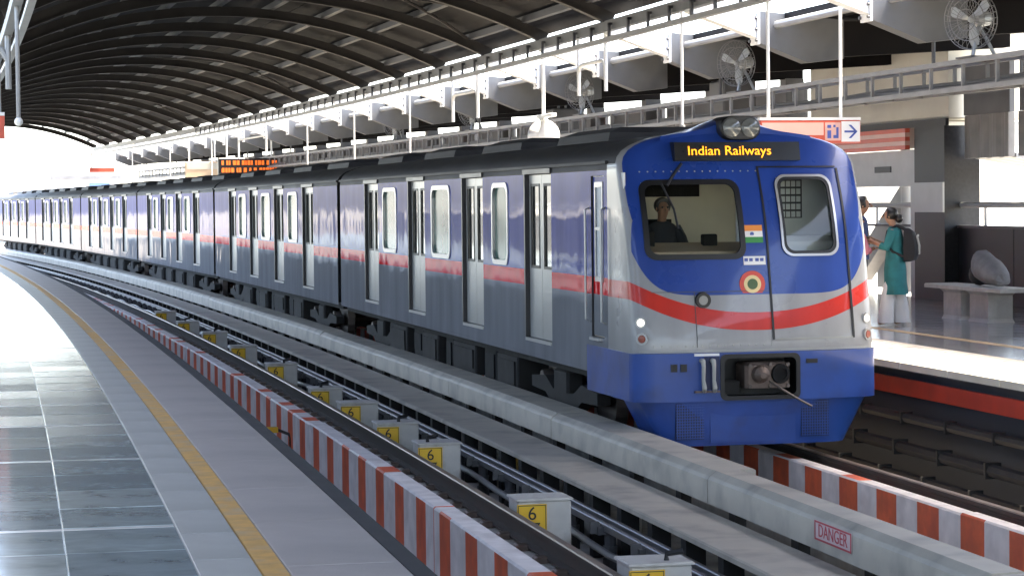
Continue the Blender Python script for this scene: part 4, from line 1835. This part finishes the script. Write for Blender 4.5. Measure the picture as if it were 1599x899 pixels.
def car_common(t, y0, y1, bog):
    prof = roof_profile()
    q = MB()
    q.loft([[Vector((x, y, z)) for x, z in prof] for y in frange(y0, y1, 3)], False, False)
    q.build('roof', 'train_roof', t, smooth=True)
    q = MB()
    for sg_ in (-1, 1):
        q.box(sg_ * (HW + .004) - .014, sg_ * (HW + .004) + .014, y0, y1, 3.04, 3.07)
    q.box(-HW, HW, y0, y0 + .01, 3.05, 3.06)
    q.build('rain_gutter', 'train_roof', t)
    for yy, dr in ((y0, 1), (y1, -1)):
        if yy == y0 and t.get('cab'):
            continue
        q = MB()
        q.add([(x, yy, z) for x, z in prof] + [(HW, yy, ZB), (-HW, yy, ZB)], [tuple(range(len(prof) + 2))])
        q.build('end_wall', 'train_under', t)
    for yy in (y0 + (y1 - y0) * .18, y0 + (y1 - y0) * .42, y0 + (y1 - y0) * .66, y0 + (y1 - y0) * .9):
        q = MB()
        q.loft([[Vector((sx * a, yy + sy * b, z)) for sx, sy in ((-1, -1), (1, -1), (1, 1), (-1, 1))] for a, b, z in ((.66, 1.15, 3.27), (.62, 1.1, 3.40), (.45, .9, 3.46))])
        q.build('roof_unit', 'train_roof', t)
    q = MB()
    q.box(-HW + .1, HW - .1, y0 + .1, y1, .92, ZB - .045)
    q.build('underframe', 'train_under', t)
    k = 0
    y = bog[0] + 1.9
    while y < bog[1] - 2.4:
        ln = (1.1, .7, 1.4, .5)[k % 4]
        q = MB()
        q.cbox(-HW + .12 + .06 * (k % 2), -.35, y, y + ln, .42 + .06 * (k % 3), .918, .02)
        q.box(-HW + .1 + .06 * (k % 2), -HW + .118 + .06 * (k % 2), y + .1, y + ln - .1, .5 + .06 * (k % 3), .85)
        q.build('equipment_case', 'train_under' if k % 2 else 'train_under_b', t)
        y += ln + .28
        k += 1
    for b in bog:
        q = MB()
        for sx in (-1, 1):
            q.loft([[Vector((sx * x, yy, z)) for x, z in ((.86, za), (1.0, za), (1.0, zb), (.86, zb))] for yy, za, zb in ((b - 1.45, .62, .74), (b - .8, .6, .78), (b - .45, .46, .66), (b + .45, .46, .66), (b + .8, .6, .78), (b + 1.45, .62, .74))])
            q.cbox(sx * .93 - .1, sx * .93 + .1, b - .3, b + .3, .66, .9, .03)
        q.box(-.86, .86, b - .25, b + .25, .5, .7)
        bo = q.build('bogie', 'train_under_b', t)
        for yy in (b - 1.05, b + 1.05):
            q = MB()
            for sx in (-1, 1):
                q.disc((sx * .68, yy, .71), (sx, 0, 0), .45, .43, .12, 24)
                q.disc((sx * .86, yy, .71), (sx, 0, 0), .13, .11, .12, 12)
            q.tube([(-.7, yy, .71), (.7, yy, .71)], .08, 10)
            q.build('wheelset', 'wheel_steel', bo)


def place_car(t, sf, L):
    a, b = W(sf, TCX, 0), W(sf + L, TCX, 0)
    t.location = a
    d_ = b - a
    t.rotation_euler = (0, 0, math.atan2(-d_.x, d_.y))


GRP = 'cars of the metro train'
lead = thing('metro_car', 'leading metro car with blue cab front and lit destination display', 'metro car', (0, 0, 0), 0, GRP)
lead['cab'] = 1
place_car(lead, 21.45, 18)
car_side(lead, 1.0, 18.12, [3.9, 7.37, 11.15, 14.95], [(5.8, .8), (9.4, 1.2), (13.3, 1.1)], True)
car_common(lead, 1.0, 18.12, (3.6, 15.2))


def face_grid(zs, ts, wf, yf, back, holes, nb=4):
    """shell: for every z a plan outline from (-w, back) round the front to (w, back)"""
    rows = []
    for z in zs:
        w_ = wf(z)
        y_s = yf(w_ * 1.0, z)
        row = [(-w_, back + (y_s - back) * i / nb, z) for i in range(nb)]
        row += [(tt * w_, yf(tt * w_, z), z) for tt in ts]
        row += [(w_, y_s + (back - y_s) * (i + 1) / nb, z) for i in range(nb)]
        rows.append(row)
    q = MB()
    n = len(rows[0])
    o = len(q.v)
    q.v += [Vector(p) for r_ in rows for p in r_]
    for i in range(len(rows) - 1):
        for j in range(n - 1):
            zc_ = (zs[i] + zs[i + 1]) / 2
            if nb <= j < n - 1 - nb:
                xc = (ts[j - nb] + ts[j - nb + 1]) / 2 * HW
                if any(h[0] < xc < h[1] and h[2] < zc_ < h[3] for h in holes):
                    continue
            q.f.append([i * n + j, i * n + j + 1, (i + 1) * n + j + 1, (i + 1) * n + j])
            q.m.append(1 if (zc_ > 3.03 and (j < nb or j >= n - 1 - nb)) else 0)
    return q


WS = (-.985, -.12, 2.18, 2.83)      # windscreen opening
DW = (.335, .81, 2.2, 2.87)        # door window opening
HO = .022
holes = [(h[0] - HO, h[1] + HO, h[2] - HO, h[3] + HO) for h in (WS, DW)]
tsx = set([-1, -.9985, -.994, -.985, -.97, -.95, -.92, .92, .95, .97, .985, .994, .9985, 1] + [i / 12 for i in range(-10, 11)])
for h in holes:
    tsx |= {h[0] / HW, h[1] / HW}
zsx = set([1.26, 1.4, 1.6, 1.8, 2.0, 2.3, 2.4, 2.47, 2.53, 2.65, 2.75, 2.98, 3.04, 3.1, 3.16, 3.21, 3.25, 3.285, 3.31, 3.327, 3.3365])
for h in holes:
    zsx |= {h[2], h[3]}
q = face_grid(sorted(zsx), sorted(tsx), roof_w, front_y, 1.0, holes)
q.build('cab_front', ['livery_front', 'train_roof'], lead, smooth=True)


def rrect(x0, x1, z0, z1, r_, n=6):
    out = []
    for cx, cz, a0 in ((x1 - r_, z1 - r_, 0), (x0 + r_, z1 - r_, 90), (x0 + r_, z0 + r_, 180), (x1 - r_, z0 + r_, 270)):
        for k in range(n + 1):
            a = R(a0 + 90 * k / n)
            out.append((cx + r_ * math.cos(a), cz + r_ * math.sin(a)))
    return out


def dense(pts, step=.06):
    out = []
    for i, p in enumerate(pts):
        b = pts[(i + 1) % len(pts)]
        n = max(1, int(math.hypot(b[0] - p[0], b[1] - p[1]) / step))
        out += [(p[0] + (b[0] - p[0]) * k / n, p[1] + (b[1] - p[1]) * k / n) for k in range(n)]
    return out


def pair_dense(a, b, step=.06):
    oa, ob = [], []
    for i in range(len(a)):
        j = (i + 1) % len(a)
        n = max(1, int(math.hypot(a[j][0] - a[i][0], a[j][1] - a[i][1]) / step))
        for k in range(n):
            u = k / n
            oa.append((a[i][0] + (a[j][0] - a[i][0]) * u, a[i][1] + (a[j][1] - a[i][1]) * u))
            ob.append((b[i][0] + (b[j][0] - b[i][0]) * u, b[i][1] + (b[j][1] - b[i][1]) * u))
    return oa, ob


def on_front(p, off):
    return Vector((p[0], front_y(p[0], p[1]) - off, p[1]))


def patch(x0, x1, z0, z1, off, name, mn, parent, n=4, thick=.004):
    q = MB()
    xs, zs_ = frange(x0, x1, (x1 - x0) / n), frange(z0, z1, (z1 - z0) / n)
    v0 = [[on_front((x, z), off + thick) for x in xs] for z in zs_]
    q.loft(v0, False, False)
    rim_ = [v0[0][i] for i in range(n + 1)] + [v0[i][n] for i in range(1, n + 1)] + [v0[n][i] for i in range(n - 1, -1, -1)] + [v0[i][0] for i in range(n - 1, 0, -1)]
    q.loft([rim_, [p + Vector((0, thick + .002, 0)) for p in rim_]], True, False)
    return q.build(name, mn, parent)


for h, nm in ((WS, 'windscreen'), (DW, 'door_window')):
    q = MB()
    xs, zs_ = frange(h[0] - .03, h[1] + .03, .08), frange(h[2] - .03, h[3] + .03, .08)
    q.loft([[on_front((x, z), -.012) for x in xs] for z in zs_], False, False)
    pane = q.build(nm, 'clear_glass', lead, smooth=True)
    ri, ro = rrect(*h, .085), rrect(h[0] - .05, h[1] + .05, h[2] - .05, h[3] + .05, .11)
    ri, ro = pair_dense(ri, ro)
    q = MB()
    q.loft([[on_front(p, -.015) for p in ri], [on_front(p, .016) for p in ri], [on_front(p, .016) for p in ro], [on_front(p, -.004) for p in ro]], True, False)
    q.build('window_gasket', 'gasket', pane)
    if nm == 'door_window':
        rm = [(a[0] + (b[0] - a[0]) * .55, a[1] + (b[1] - a[1]) * .55) for a, b in zip(ri, ro)]
        q = MB()
        q.loft([[on_front(p, .0165) for p in rm], [on_front(p, .022) for p in rm], [on_front(p, .022) for p in ro], [on_front(p, .0165) for p in ro]], True, False)
        q.build('window_trim', 'frame_silver', pane)
# emergency door seams
dr = patch(.135, .155, 1.38, 3.0, .007, 'door_seam', 'gasket', lead, 30)
patch(.94, .962, 1.38, 2.98, .007, 'door_seam', 'gasket', lead, 30)
patch(.155, .94, 2.985, 3.0, .007, 'door_seam', 'gasket', lead, 30)
patch(.155, .94, 1.38, 1.392, .007, 'door_seam', 'hose_grey', lead, 30)
# destination display
q = MB()
ya = front_y(0, 3.05) - .06
q.add([(-.67, ya + .10, 3.05), (.57, ya + .10, 3.05), (.57, ya + .24, 3.235), (-.67, ya + .24, 3.235), (-.67, ya, 3.055), (.57, ya, 3.055), (.57, ya + .035, 3.23), (-.67, ya + .035, 3.23)],
      [(0, 1, 5, 4), (3, 7, 6, 2), (4, 5, 6, 7), (0, 4, 7, 3), (1, 2, 6, 5), (0, 3, 2, 1)])
disp = q.build('destination_display', 'led_off', lead)
tilt = math.atan2(.035, .175)
text_mesh('Indian Railways', .125, 'led_amber', 'display_text', disp, Matrix.Translation((-.13, ya + .013, 3.145)) @ Matrix.Rotation(-tilt, 4, 'X') @ FACE_S, .002, sx=1.09)
# twin headlamps on the brow
hy = front_y(0, 3.3)


def top_z(x):
    return ZR + RH * max(0, 1 - (abs(x) / HW) ** 2.6) ** (1 / 2.6)


def hump(x):
    return .15 * math.exp(-(x / .3) ** 2) - .004


q = MB()
xs = [-.75 + 1.5 * i / 30 for i in range(31)]
rows = [[Vector((x, front_y(x, top_z(x) - .05) + .01, top_z(x) - .05)) for x in xs], [Vector((x, front_y(x, top_z(x) - .05) + .03, top_z(x) + hump(x) * .6)) for x in xs]]
for y, k in ((.09, .9), (.16, 1.0), (.5, .95), (.9, .6), (1.3, .15), (1.5, -.2)):
    rows.append([Vector((x, front_y(x, top_z(x) - .05) + y, top_z(x) + hump(x) * k)) for x in xs])
q.loft(rows, False, False)
for i in range(len(q.f)):
    q.m[i] = 1 if i >= 30 * 4 else 0
q.build('brow_fairing', ['cab_blue', 'train_roof'], lead, smooth=True)
q = MB()
q.loft([[Vector((x, y, z)) for x, z in rrect(-.2 * k, .2 * k, 3.365 - .115 * k, 3.365 + .115 * k, .11 * k, 5)] for y, k in ((hy - .12, .92), (hy - .10, 1), (hy + .25, 1))])
hl = q.build('headlamp_housing', 'gasket', lead, smooth=True)
for sx in (-1, 1):
    q = MB()
    q.tube([(sx * .09, hy - .115, 3.365), (sx * .09, hy - .13, 3.365), (sx * .09, hy - .145, 3.365), (sx * .09, hy - .15, 3.365)], [.088, .088, .06, .01], 20)
    q.build('headlamp', 'lamp_glass', hl, smooth=True)
# marker lamps
for sx in (-1, 1):
    for z, mn, r_ in ((1.555, 'lamp_white', .036), (1.405, 'tail_red', .04)):
        x = sx * 1.105
        y = front_y(x, z)
        ax = Vector((sx * .55, -.83, 0))
        q = MB()
        c = Vector((x, y, z))
        q.tube([c - ax * .02, c + ax * .012, c + ax * .012, c + ax * .004], [r_ + .016, r_ + .016, r_, r_], 16)
        lm = q.build('lamp_bezel', 'frame_silver', lead)
        q = MB()
        q.tube([c + ax * .003, c + ax * .016, c + ax * .02], [r_ - .002, r_ * .8, .005], 14)
        q.build('lamp_lens', mn, lm, smooth=True)
# ring shaped socket
c = on_front((-.52, 1.755), 0)
q = MB()
q.tube([c + Vector((0, .01, 0)), c + Vector((0, -.03, 0)), c + Vector((0, -.03, 0)), c + Vector((0, -.012, 0))], [.078, .072, .045, .045], 22)
sk = q.build('horn_ring', 'gasket', lead)
q = MB()
q.disc(c + Vector((0, -.005, 0)), (0, -1, 0), .044, .044, .019, 18)
q.build('horn_mouth', 'hose_grey', sk)
# flag sticker, number plate, round emblem
fx0, fx1 = -.105, .105
fl = patch(fx0, fx1, 2.39, 2.445, .003, 'flag_sticker', 'flag_orange', lead)
patch(fx0, fx1, 2.335, 2.39, .003, 'flag_stripe', 'sign_white', fl)
patch(fx0, fx1, 2.28, 2.335, .003, 'flag_stripe', 'flag_green', fl)
q = MB()
c = on_front((0, 2.3625), .008)
q.disc(c, (0, -1, 0), .02, .02, .002, 12)
q.build('flag_wheel', 'sign_blue', fl)
pl = patch(-.1, .115, 2.075, 2.155, .003, 'number_plate', 'sign_white', lead)
q = MB()
for i in range(4):
    x = -.075 + .047 * i + (.012 if i > 1 else 0)
    cc = on_front((x, 2.115), .0085)
    q.box(cc.x - .017, cc.x + .017, cc.y, cc.y + .002, cc.z - .022, cc.z + .022)
o = q.build('plate_digits', 'sign_blue', pl)
o['kind'] = 'stuff'
ec = on_front((-.03, 1.895), 0)
em_ = None
for r_, off, mn, nm in ((.125, .012, 'emblem_red', 'emblem'), (.084, .016, 'emblem_cream', 'emblem_ring'), (.05, .02, 'emblem_green', 'emblem_core')):
    q = MB()
    q.disc(ec + Vector((0, .004, 0)), (0, -1, .1), r_, r_, off, 26)
    o = q.build(nm, mn, em_ or lead)
    em_ = em_ or o
patch(-1.0, .13, 1.83, 1.836, .003, 'panel_seam', 'dark_steel', lead, 20, .002)
patch(-.6, -.594, 1.32, 1.83, .003, 'panel_seam', 'dark_steel', lead, 12, .002)
rv = MB()
for i in range(16):
    x = -1.0 + .075 * i
    for z in (1.335, 2.955):
        c = on_front((x, z), 0)
        rv.disc(c + Vector((0, .004, 0)), (0, -1, 0), .009, .007, .009, 6)
rv.build('rivet_row', 'hose_grey', lead)['kind'] = 'stuff'
# wiper
q = MB()
q.tube([on_front((-.6, 3.03), .03), on_front((-.72, 2.9), .05), on_front((-.78, 2.82), .06)], .014, 6)
q.tube([on_front((-.83, 2.84), .06), on_front((-.74, 2.6), .05), on_front((-.72, 2.42), .045)], .011, 6)
q.build('wiper', 'gasket', lead)

# bumper


def bump_y(x, z):
    tt = min(1, abs(x) / (HW + .01))
    return -.035 + .24 - .24 * (1 - tt ** 3.4) ** (1 / 3.4)


POC = (-.37, .37, .845, 1.235)
GL = []
tsb = sorted(set(list(tsx) + [POC[0] / HW, POC[1] / HW]))
q = face_grid([.82, POC[2], 1.0, 1.1, POC[3], 1.268, 1.272], tsb, lambda z: HW + (.012 if z < 1.27 else -.03), lambda x, z: bump_y(x, z) + (.045 if z > 1.27 else 0), 1.78, [POC])
q.v = [Vector((p.x, p.y, p.z)) for p in q.v]
bmp = q.build('bumper', 'bumper_blue', lead, smooth=True)
q = MB()
q.box(-HW, HW, .14, 1.0, .825, .84)
q.build('bumper_floor', 'train_under', lead)
# pale seam above bumper
q = MB()
ts_ = [i / 20 for i in range(-20, 21)]
q.loft([[Vector((tt * HW, front_y(tt * HW, 1.27) - .006, z)) for tt in ts_] for z in (1.274, 1.298)], False, False)
q.build('bumper_seam', 'hose_grey', lead)
# pocket
q = MB()
q.box(POC[0] - .001, POC[1] + .001, .36, .37, POC[2], POC[3])
q.quad((POC[0], -.02, POC[2]), (POC[1], -.02, POC[2]), (POC[1], .36, POC[2]), (POC[0], .36, POC[2]))
q.quad((POC[0], -.02, POC[3]), (POC[1], -.02, POC[3]), (POC[1], .36, POC[3]), (POC[0], .36, POC[3]))
q.quad((POC[0], -.02, POC[2]), (POC[0], .36, POC[2]), (POC[0], .36, POC[3]), (POC[0], -.02, POC[3]))
q.quad((POC[1], -.02, POC[2]), (POC[1], .36, POC[2]), (POC[1], .36, POC[3]), (POC[1], -.02, POC[3]))
q.build('coupler_pocket', 'black_post', lead)
ri, ro = pair_dense(rrect(POC[0] + .02, POC[1] - .02, POC[2] + .02, POC[3] - .02, .05), rrect(POC[0] - .02, POC[1] + .02, POC[2] - .02, POC[3] + .02, .06))
q = MB()
q.loft([[Vector((p[0], bump_y(p[0], 1) - o_, p[1])) for p in rg] for rg, o_ in ((ri, -.02), (ri, .01), (ro, .01), (ro, -.01))], True, False)
q.build('pocket_rim', 'gasket', lead)
# coupler
q = MB()
q.cbox(-.14, .30, -.02, .3, .93, 1.17, .03)
q.tube([(.0, -.02, 1.06), (.0, -.09, 1.06), (.0, -.13, 1.055)], [.085, .075, .03], 14)
cp = q.build('coupler_head', 'rust', lead)
q = MB()
q.tube([(.2, -.015, 1.06), (.2, -.05, 1.06), (.2, -.05, 1.06), (.2, -.022, 1.06)], [.095, .085, .06, .06], 16)
q.build('coupler_cone', 'train_under', cp)
for x, z in ((-.1, 1.14), (.1, 1.15), (.27, 1.15), (.27, .95), (-.1, .95), (.1, .95)):
    q = MB()
    q.disc((x, -.021, z), (0, -1, 0), .02, .02, .018, 6)
    q.build('coupler_bolt', 'wheel_steel', cp)
q = MB()
q.tube([(.08, -.06, 1.0), (.16, -.16, .93), (.33, -.24, .82), (.42, -.27, .77)], [.011, .011, .01, .009], 7)
q.build('coupler_lever', 'wheel_steel', cp)
q = MB()
q.cbox(-.35, -.16, .06, .2, .88, 1.0, .015)
q.build('coupler_spring', 'train_under_b', cp)
# jumper hoses
for x in (-.57, -.47):
    q = MB()
    yb = bump_y(x, 1)
    q.tube([(x, yb + .02, 1.2), (x, yb - .05, 1.2), (x, yb - .07, 1.15), (x, yb - .06, 1.02), (x + .01, yb - .06, .95), (x + .02, yb - .02, .92)], [.024, .024, .02, .018, .024, .024], 8)
    o = q.build('brake_hose', 'hose_grey', lead)
q = MB()
q.box(-.64, -.40, bump_y(-.5, 1) - .03, bump_y(-.5, 1) + .01, .905, .922)
q.build('hose_bracket', 'rust', lead)
for x0, x1, z0, z1, mn, nm in ((-.64, -.40, 1.243, 1.266, 'sign_white', 'label_plate'), (-.86, -.80, 1.1, 1.17, 'gasket', 'slot_cover'), (-.77, -.71, 1.1, 1.17, 'gasket', 'slot_cover'), (.45, .56, 1.155, 1.195, 'gasket', 'slot_cover'),
                               (-.545, -.40, .93, 1.235, 'mesh_dark', 'hose_recess')):
    q = MB()
    yb = bump_y((x0 + x1) / 2, 1)
    q.box(x0, x1, yb - .012, yb + .03, z0, z1)
    q.build(nm, mn, lead)
# skirt below


def sk_w(z):
    return .9 + .22 * min(1, (z - .40) / .42)


def sk_y(x, z):
    tt = min(1, abs(x) / sk_w(z))
    return .02 + .26 - .26 * (1 - tt ** 4) ** .25 + .06 * (.82 - z)


q = face_grid([.40, .44, .6, .75, .819], sorted(tsx), sk_w, sk_y, .75, [])
sk = q.build('skirt', 'bumper_blue', lead, smooth=True)
for x0 in (-.80, .42):
    gm = MB()
    y_ = sk_y(x0 + .13, .6)
    gm.box(x0, x0 + .27, y_ - .012, y_ + .03, .465, .80)
    gr = gm.build('grille', 'mesh_dark', sk)
    q = MB()
    for i in range(11):
        x = x0 + .012 + .0246 * i
        q.box(x - .004, x + .004, y_ - .019, y_ - .0125, .47, .795)
    for i in range(13):
        z = .478 + .0258 * i
        q.box(x0, x0 + .27, y_ - .023, y_ - .0192, z - .004, z + .004)
    o = q.build('grille_mesh', 'bumper_blue', gr)
    o['kind'] = 'stuff'
q = MB()
q.box(-.47, .36, sk_y(0, .6) - .004, sk_y(0, .6) + .01, .43, .8)
q.build('skirt_plate', 'bumper_blue', sk)
# cab side door, handrails, step
q = MB()
q.wall(-HW + .02, [1.14, 1.61], [1.37, 2.92], [(1.25, 1.49, 1.95, 2.82)])
q.rim(-HW + .02, -HW + .05, (1.25, 1.49, 1.95, 2.82))
cd = q.build('cab_door', 'livery_side', lead)
q = MB()
q.box(-HW + .04, -HW + .045, 1.25, 1.49, 1.95, 2.82)
q.build('cab_door_pane', 'pane_dark', cd)
q = MB()
for a in ((1.215, 1.25, 1.9, 2.87), (1.49, 1.525, 1.9, 2.87), (1.25, 1.49, 2.82, 2.87), (1.25, 1.49, 1.9, 1.95), (1.25, 1.49, 2.4, 2.43)):
    q.box(-HW + .008, -HW + .03, *a)
q.build('cab_door_frame', 'frame_silver', cd)
q = MB()
q.cbox(-HW - .05, -HW + .01, 1.2, 1.55, 1.33, 1.36, .005)
q.build('step', 'frame_silver', lead)
for y in (1.07, 1.68):
    q = MB()
    q.tube([(-HW, y, 1.5), (-HW - .045, y, 1.52), (-HW - .045, y, 2.6), (-HW, y, 2.62)], .012, 6)
    q.build('handrail', 'frame_silver', lead)
# cab interior seen through the glass
q = MB()
q.box(-1.14, 1.14, 1.95, 1.98, 1.4, 3.0)
q.build('cab_bulkhead', 'cab_cream', lead)
q = MB()
q.box(-1.15, 1.15, .62, 1.95, 2.95, 2.98)
q.build('cab_ceiling', 'sign_white', lead)
q = MB()
q.box(-1.15, 1.15, .3, 1.95, 1.35, 1.4)
q.build('cab_floor', 'cab_tan', lead)
q = MB()
q.box(-1.16, -1.14, .5, 1.95, 1.4, 2.95)
q.build('cab_lining', 'cab_grey', lead)
q = MB()
q.loft([[Vector((x, y, z)) for y, z in ((.34, 1.45), (.8, 1.45), (.8, 2.28), (.34, 2.2))] for x in (-1.1, .10)])
q.build('driving_desk', 'cab_tan', lead)
q = MB()
q.loft([[Vector((x, y, z)) for y, z in ((1.36, 1.9), (1.48, 1.9), (1.52, 2.5), (1.42, 2.5))] for x in (-.78, -.42)])
q.cbox(-.8, -.38, .98, 1.42, 1.82, 1.93, .03)
q.build('driver_seat', 'train_under', lead)
q = MB()
q.cbox(-1.12, -.9, 1.55, 1.9, 1.5, 2.94, .02)
q.build('locker', 'dark_steel', lead)
q = MB()
q.box(-1.1, .0, 1.85, 1.9, 2.72, 2.84)
q.build('blind', 'train_under', lead)
q = MB()
q.cbox(-.34, -.2, .62, .72, 2.25, 2.36, .01)
q.build('gauge_box', 'train_under_b', lead)
q = MB()
q.cbox(-.98, -.82, .62, .72, 2.25, 2.4, .01)
q.build('gauge_box', 'train_under_b', lead)
q = MB()
q.box(.12, 1.13, 1.02, 1.05, 1.4, 2.95)
q.build('lining_panel', 'cab_grey', lead)
q = MB()
q.box(.55, .78, .99, 1.018, 2.5, 2.88)
gr = q.build('vent', 'dark_steel', lead)
q = MB()
for i in range(4):
    for j in range(5):
        q.box(.562 + .053 * i, .602 + .053 * i, .98, .989, 2.51 + .074 * j, 2.565 + .074 * j)
o = q.build('vent_cells', 'cab_grey', gr)
o['kind'] = 'stuff'
q = MB()
q.cbox(.2, 1.0, .55, .95, 1.9, 2.33, .05)
q.build('white_case', 'sign_white', lead)

# ---- driver
dm = Matrix.Translation(lead.location) @ Matrix.Rotation(lead.rotation_euler[2], 4, 'Z')
t = thing('person', 'driver in dark clothes seated behind the left windscreen of the cab', 'person', dm @ Vector((-.58, 1.24, 1.25)), lead.rotation_euler[2] + PI)
t.scale = (.9,) * 3
body(t, ((-.24, .08, 1.08), (-.16, .32, 1.05)), ((.24, .08, 1.08), (.16, .32, 1.05)), lean=.04, seated=True)
q = MB()
q.loft([ring(0, cy, z, a, b, 20, wo, z * 9) for z, a, b, cy, wo in ((1.37, .06, .055, .02, 0), (1.345, .13, .08, .015, 0), (1.3, .19, .105, .01, 0), (1.15, .185, .13, .01, .01), (1.0, .17, .13, .0, .02), (.8, .18, .14, 0, .03))], True, False)
q.build('shirt', 'dark_cloth', t, smooth=True)
for sx in (-1, 1):
    q = MB()
    q.tube([(sx * .15, .02, 1.3), (sx * .21, .05, 1.18), (sx * .24, .08, 1.08), (sx * .2, .2, 1.06)], [.068, .066, .06, .05], 12)
    q.build('sleeve', 'dark_cloth', t, smooth=True)
    q = MB()
    q.tube([(sx * .09, .0, .86), (sx * .1, .4, .87), (sx * .1, .42, .5)], [.1, .085, .07], 12)
    q.build('trouser_leg', 'dark_cloth', t, smooth=True)
q = MB()
q.ball((0, .055, 1.54), .1, .93, 1.05, .9, 18, 10)
q.v = [p_ if p_.y < .11 else Vector((p_.x, .1, max(p_.z, 1.575))) for p_ in q.v]
q.build('hair', 'hair', t, smooth=True)

# ---- following cars
car0 = thing('metro_car', 'x', 'metro car', (0, 0, 0), 0, GRP)
D2 = [3.3, 6.95, 10.6, 14.15]
car_side(car0, .12, 17.53, D2, [(5.12, 1.1), (8.78, 1.2), (12.4, 1.1)])
car_common(car0, .12, 17.53, (2.9, 14.8))
q = MB()
q.box(-.5, .5, -.3, .12, 1.05, 3.0)
q.build('gangway', 'train_under', car0)
q = MB()
q.tube([(0, -.35, .95), (0, .3, .95)], .09, 10)
q.build('coupler', 'train_under_b', car0)
nm = ['second car of the metro train, directly behind the leading car', 'third car of the metro train, two gaps behind the cab car', 'fourth car of the metro train, its side bright with reflected sky',
      'fifth car of the metro train, bright near the vault end', 'sixth car of the metro train, outside the vault and cut by the left edge']
for i in range(5):
    t = car0 if i == 0 else copy_tree(car0)
    t['label'] = nm[i]
    place_car(t, 39.66 + 17.65 * i, 17.65)

# ---- outside, beyond the vault
t = tthing('trackside_hut', 'pale blue and white hut standing beyond the end of the far platform', 'hut', 131, 10.6, -.3)
q = MB()
q.box(-1.6, 1.6, 0, 4, 0, 4.4)
q.build('wall', 'sign_white', t)
q = MB()
q.box(.2, 1.3, -.03, -.005, 0, 4.2)
q.build('door', 'shelter_blue', t)
q = MB()
q.box(-1.9, 1.9, -.3, 4.3, 4.4, 4.6)
q.build('roof', 'beam_grey', t)
for X, lb in ((-6.0, 'low concrete parapet of the viaduct on the near side'), (15.9, 'low concrete parapet of the viaduct on the far side')):
    q = MB()
    q.tbox(122, 300, X, X + .2, -.31, .9, 0, 6)
    tag(q.build('viaduct_parapet', 'concrete', None, origin=W(122, X, -.31)), lb, 'parapet')
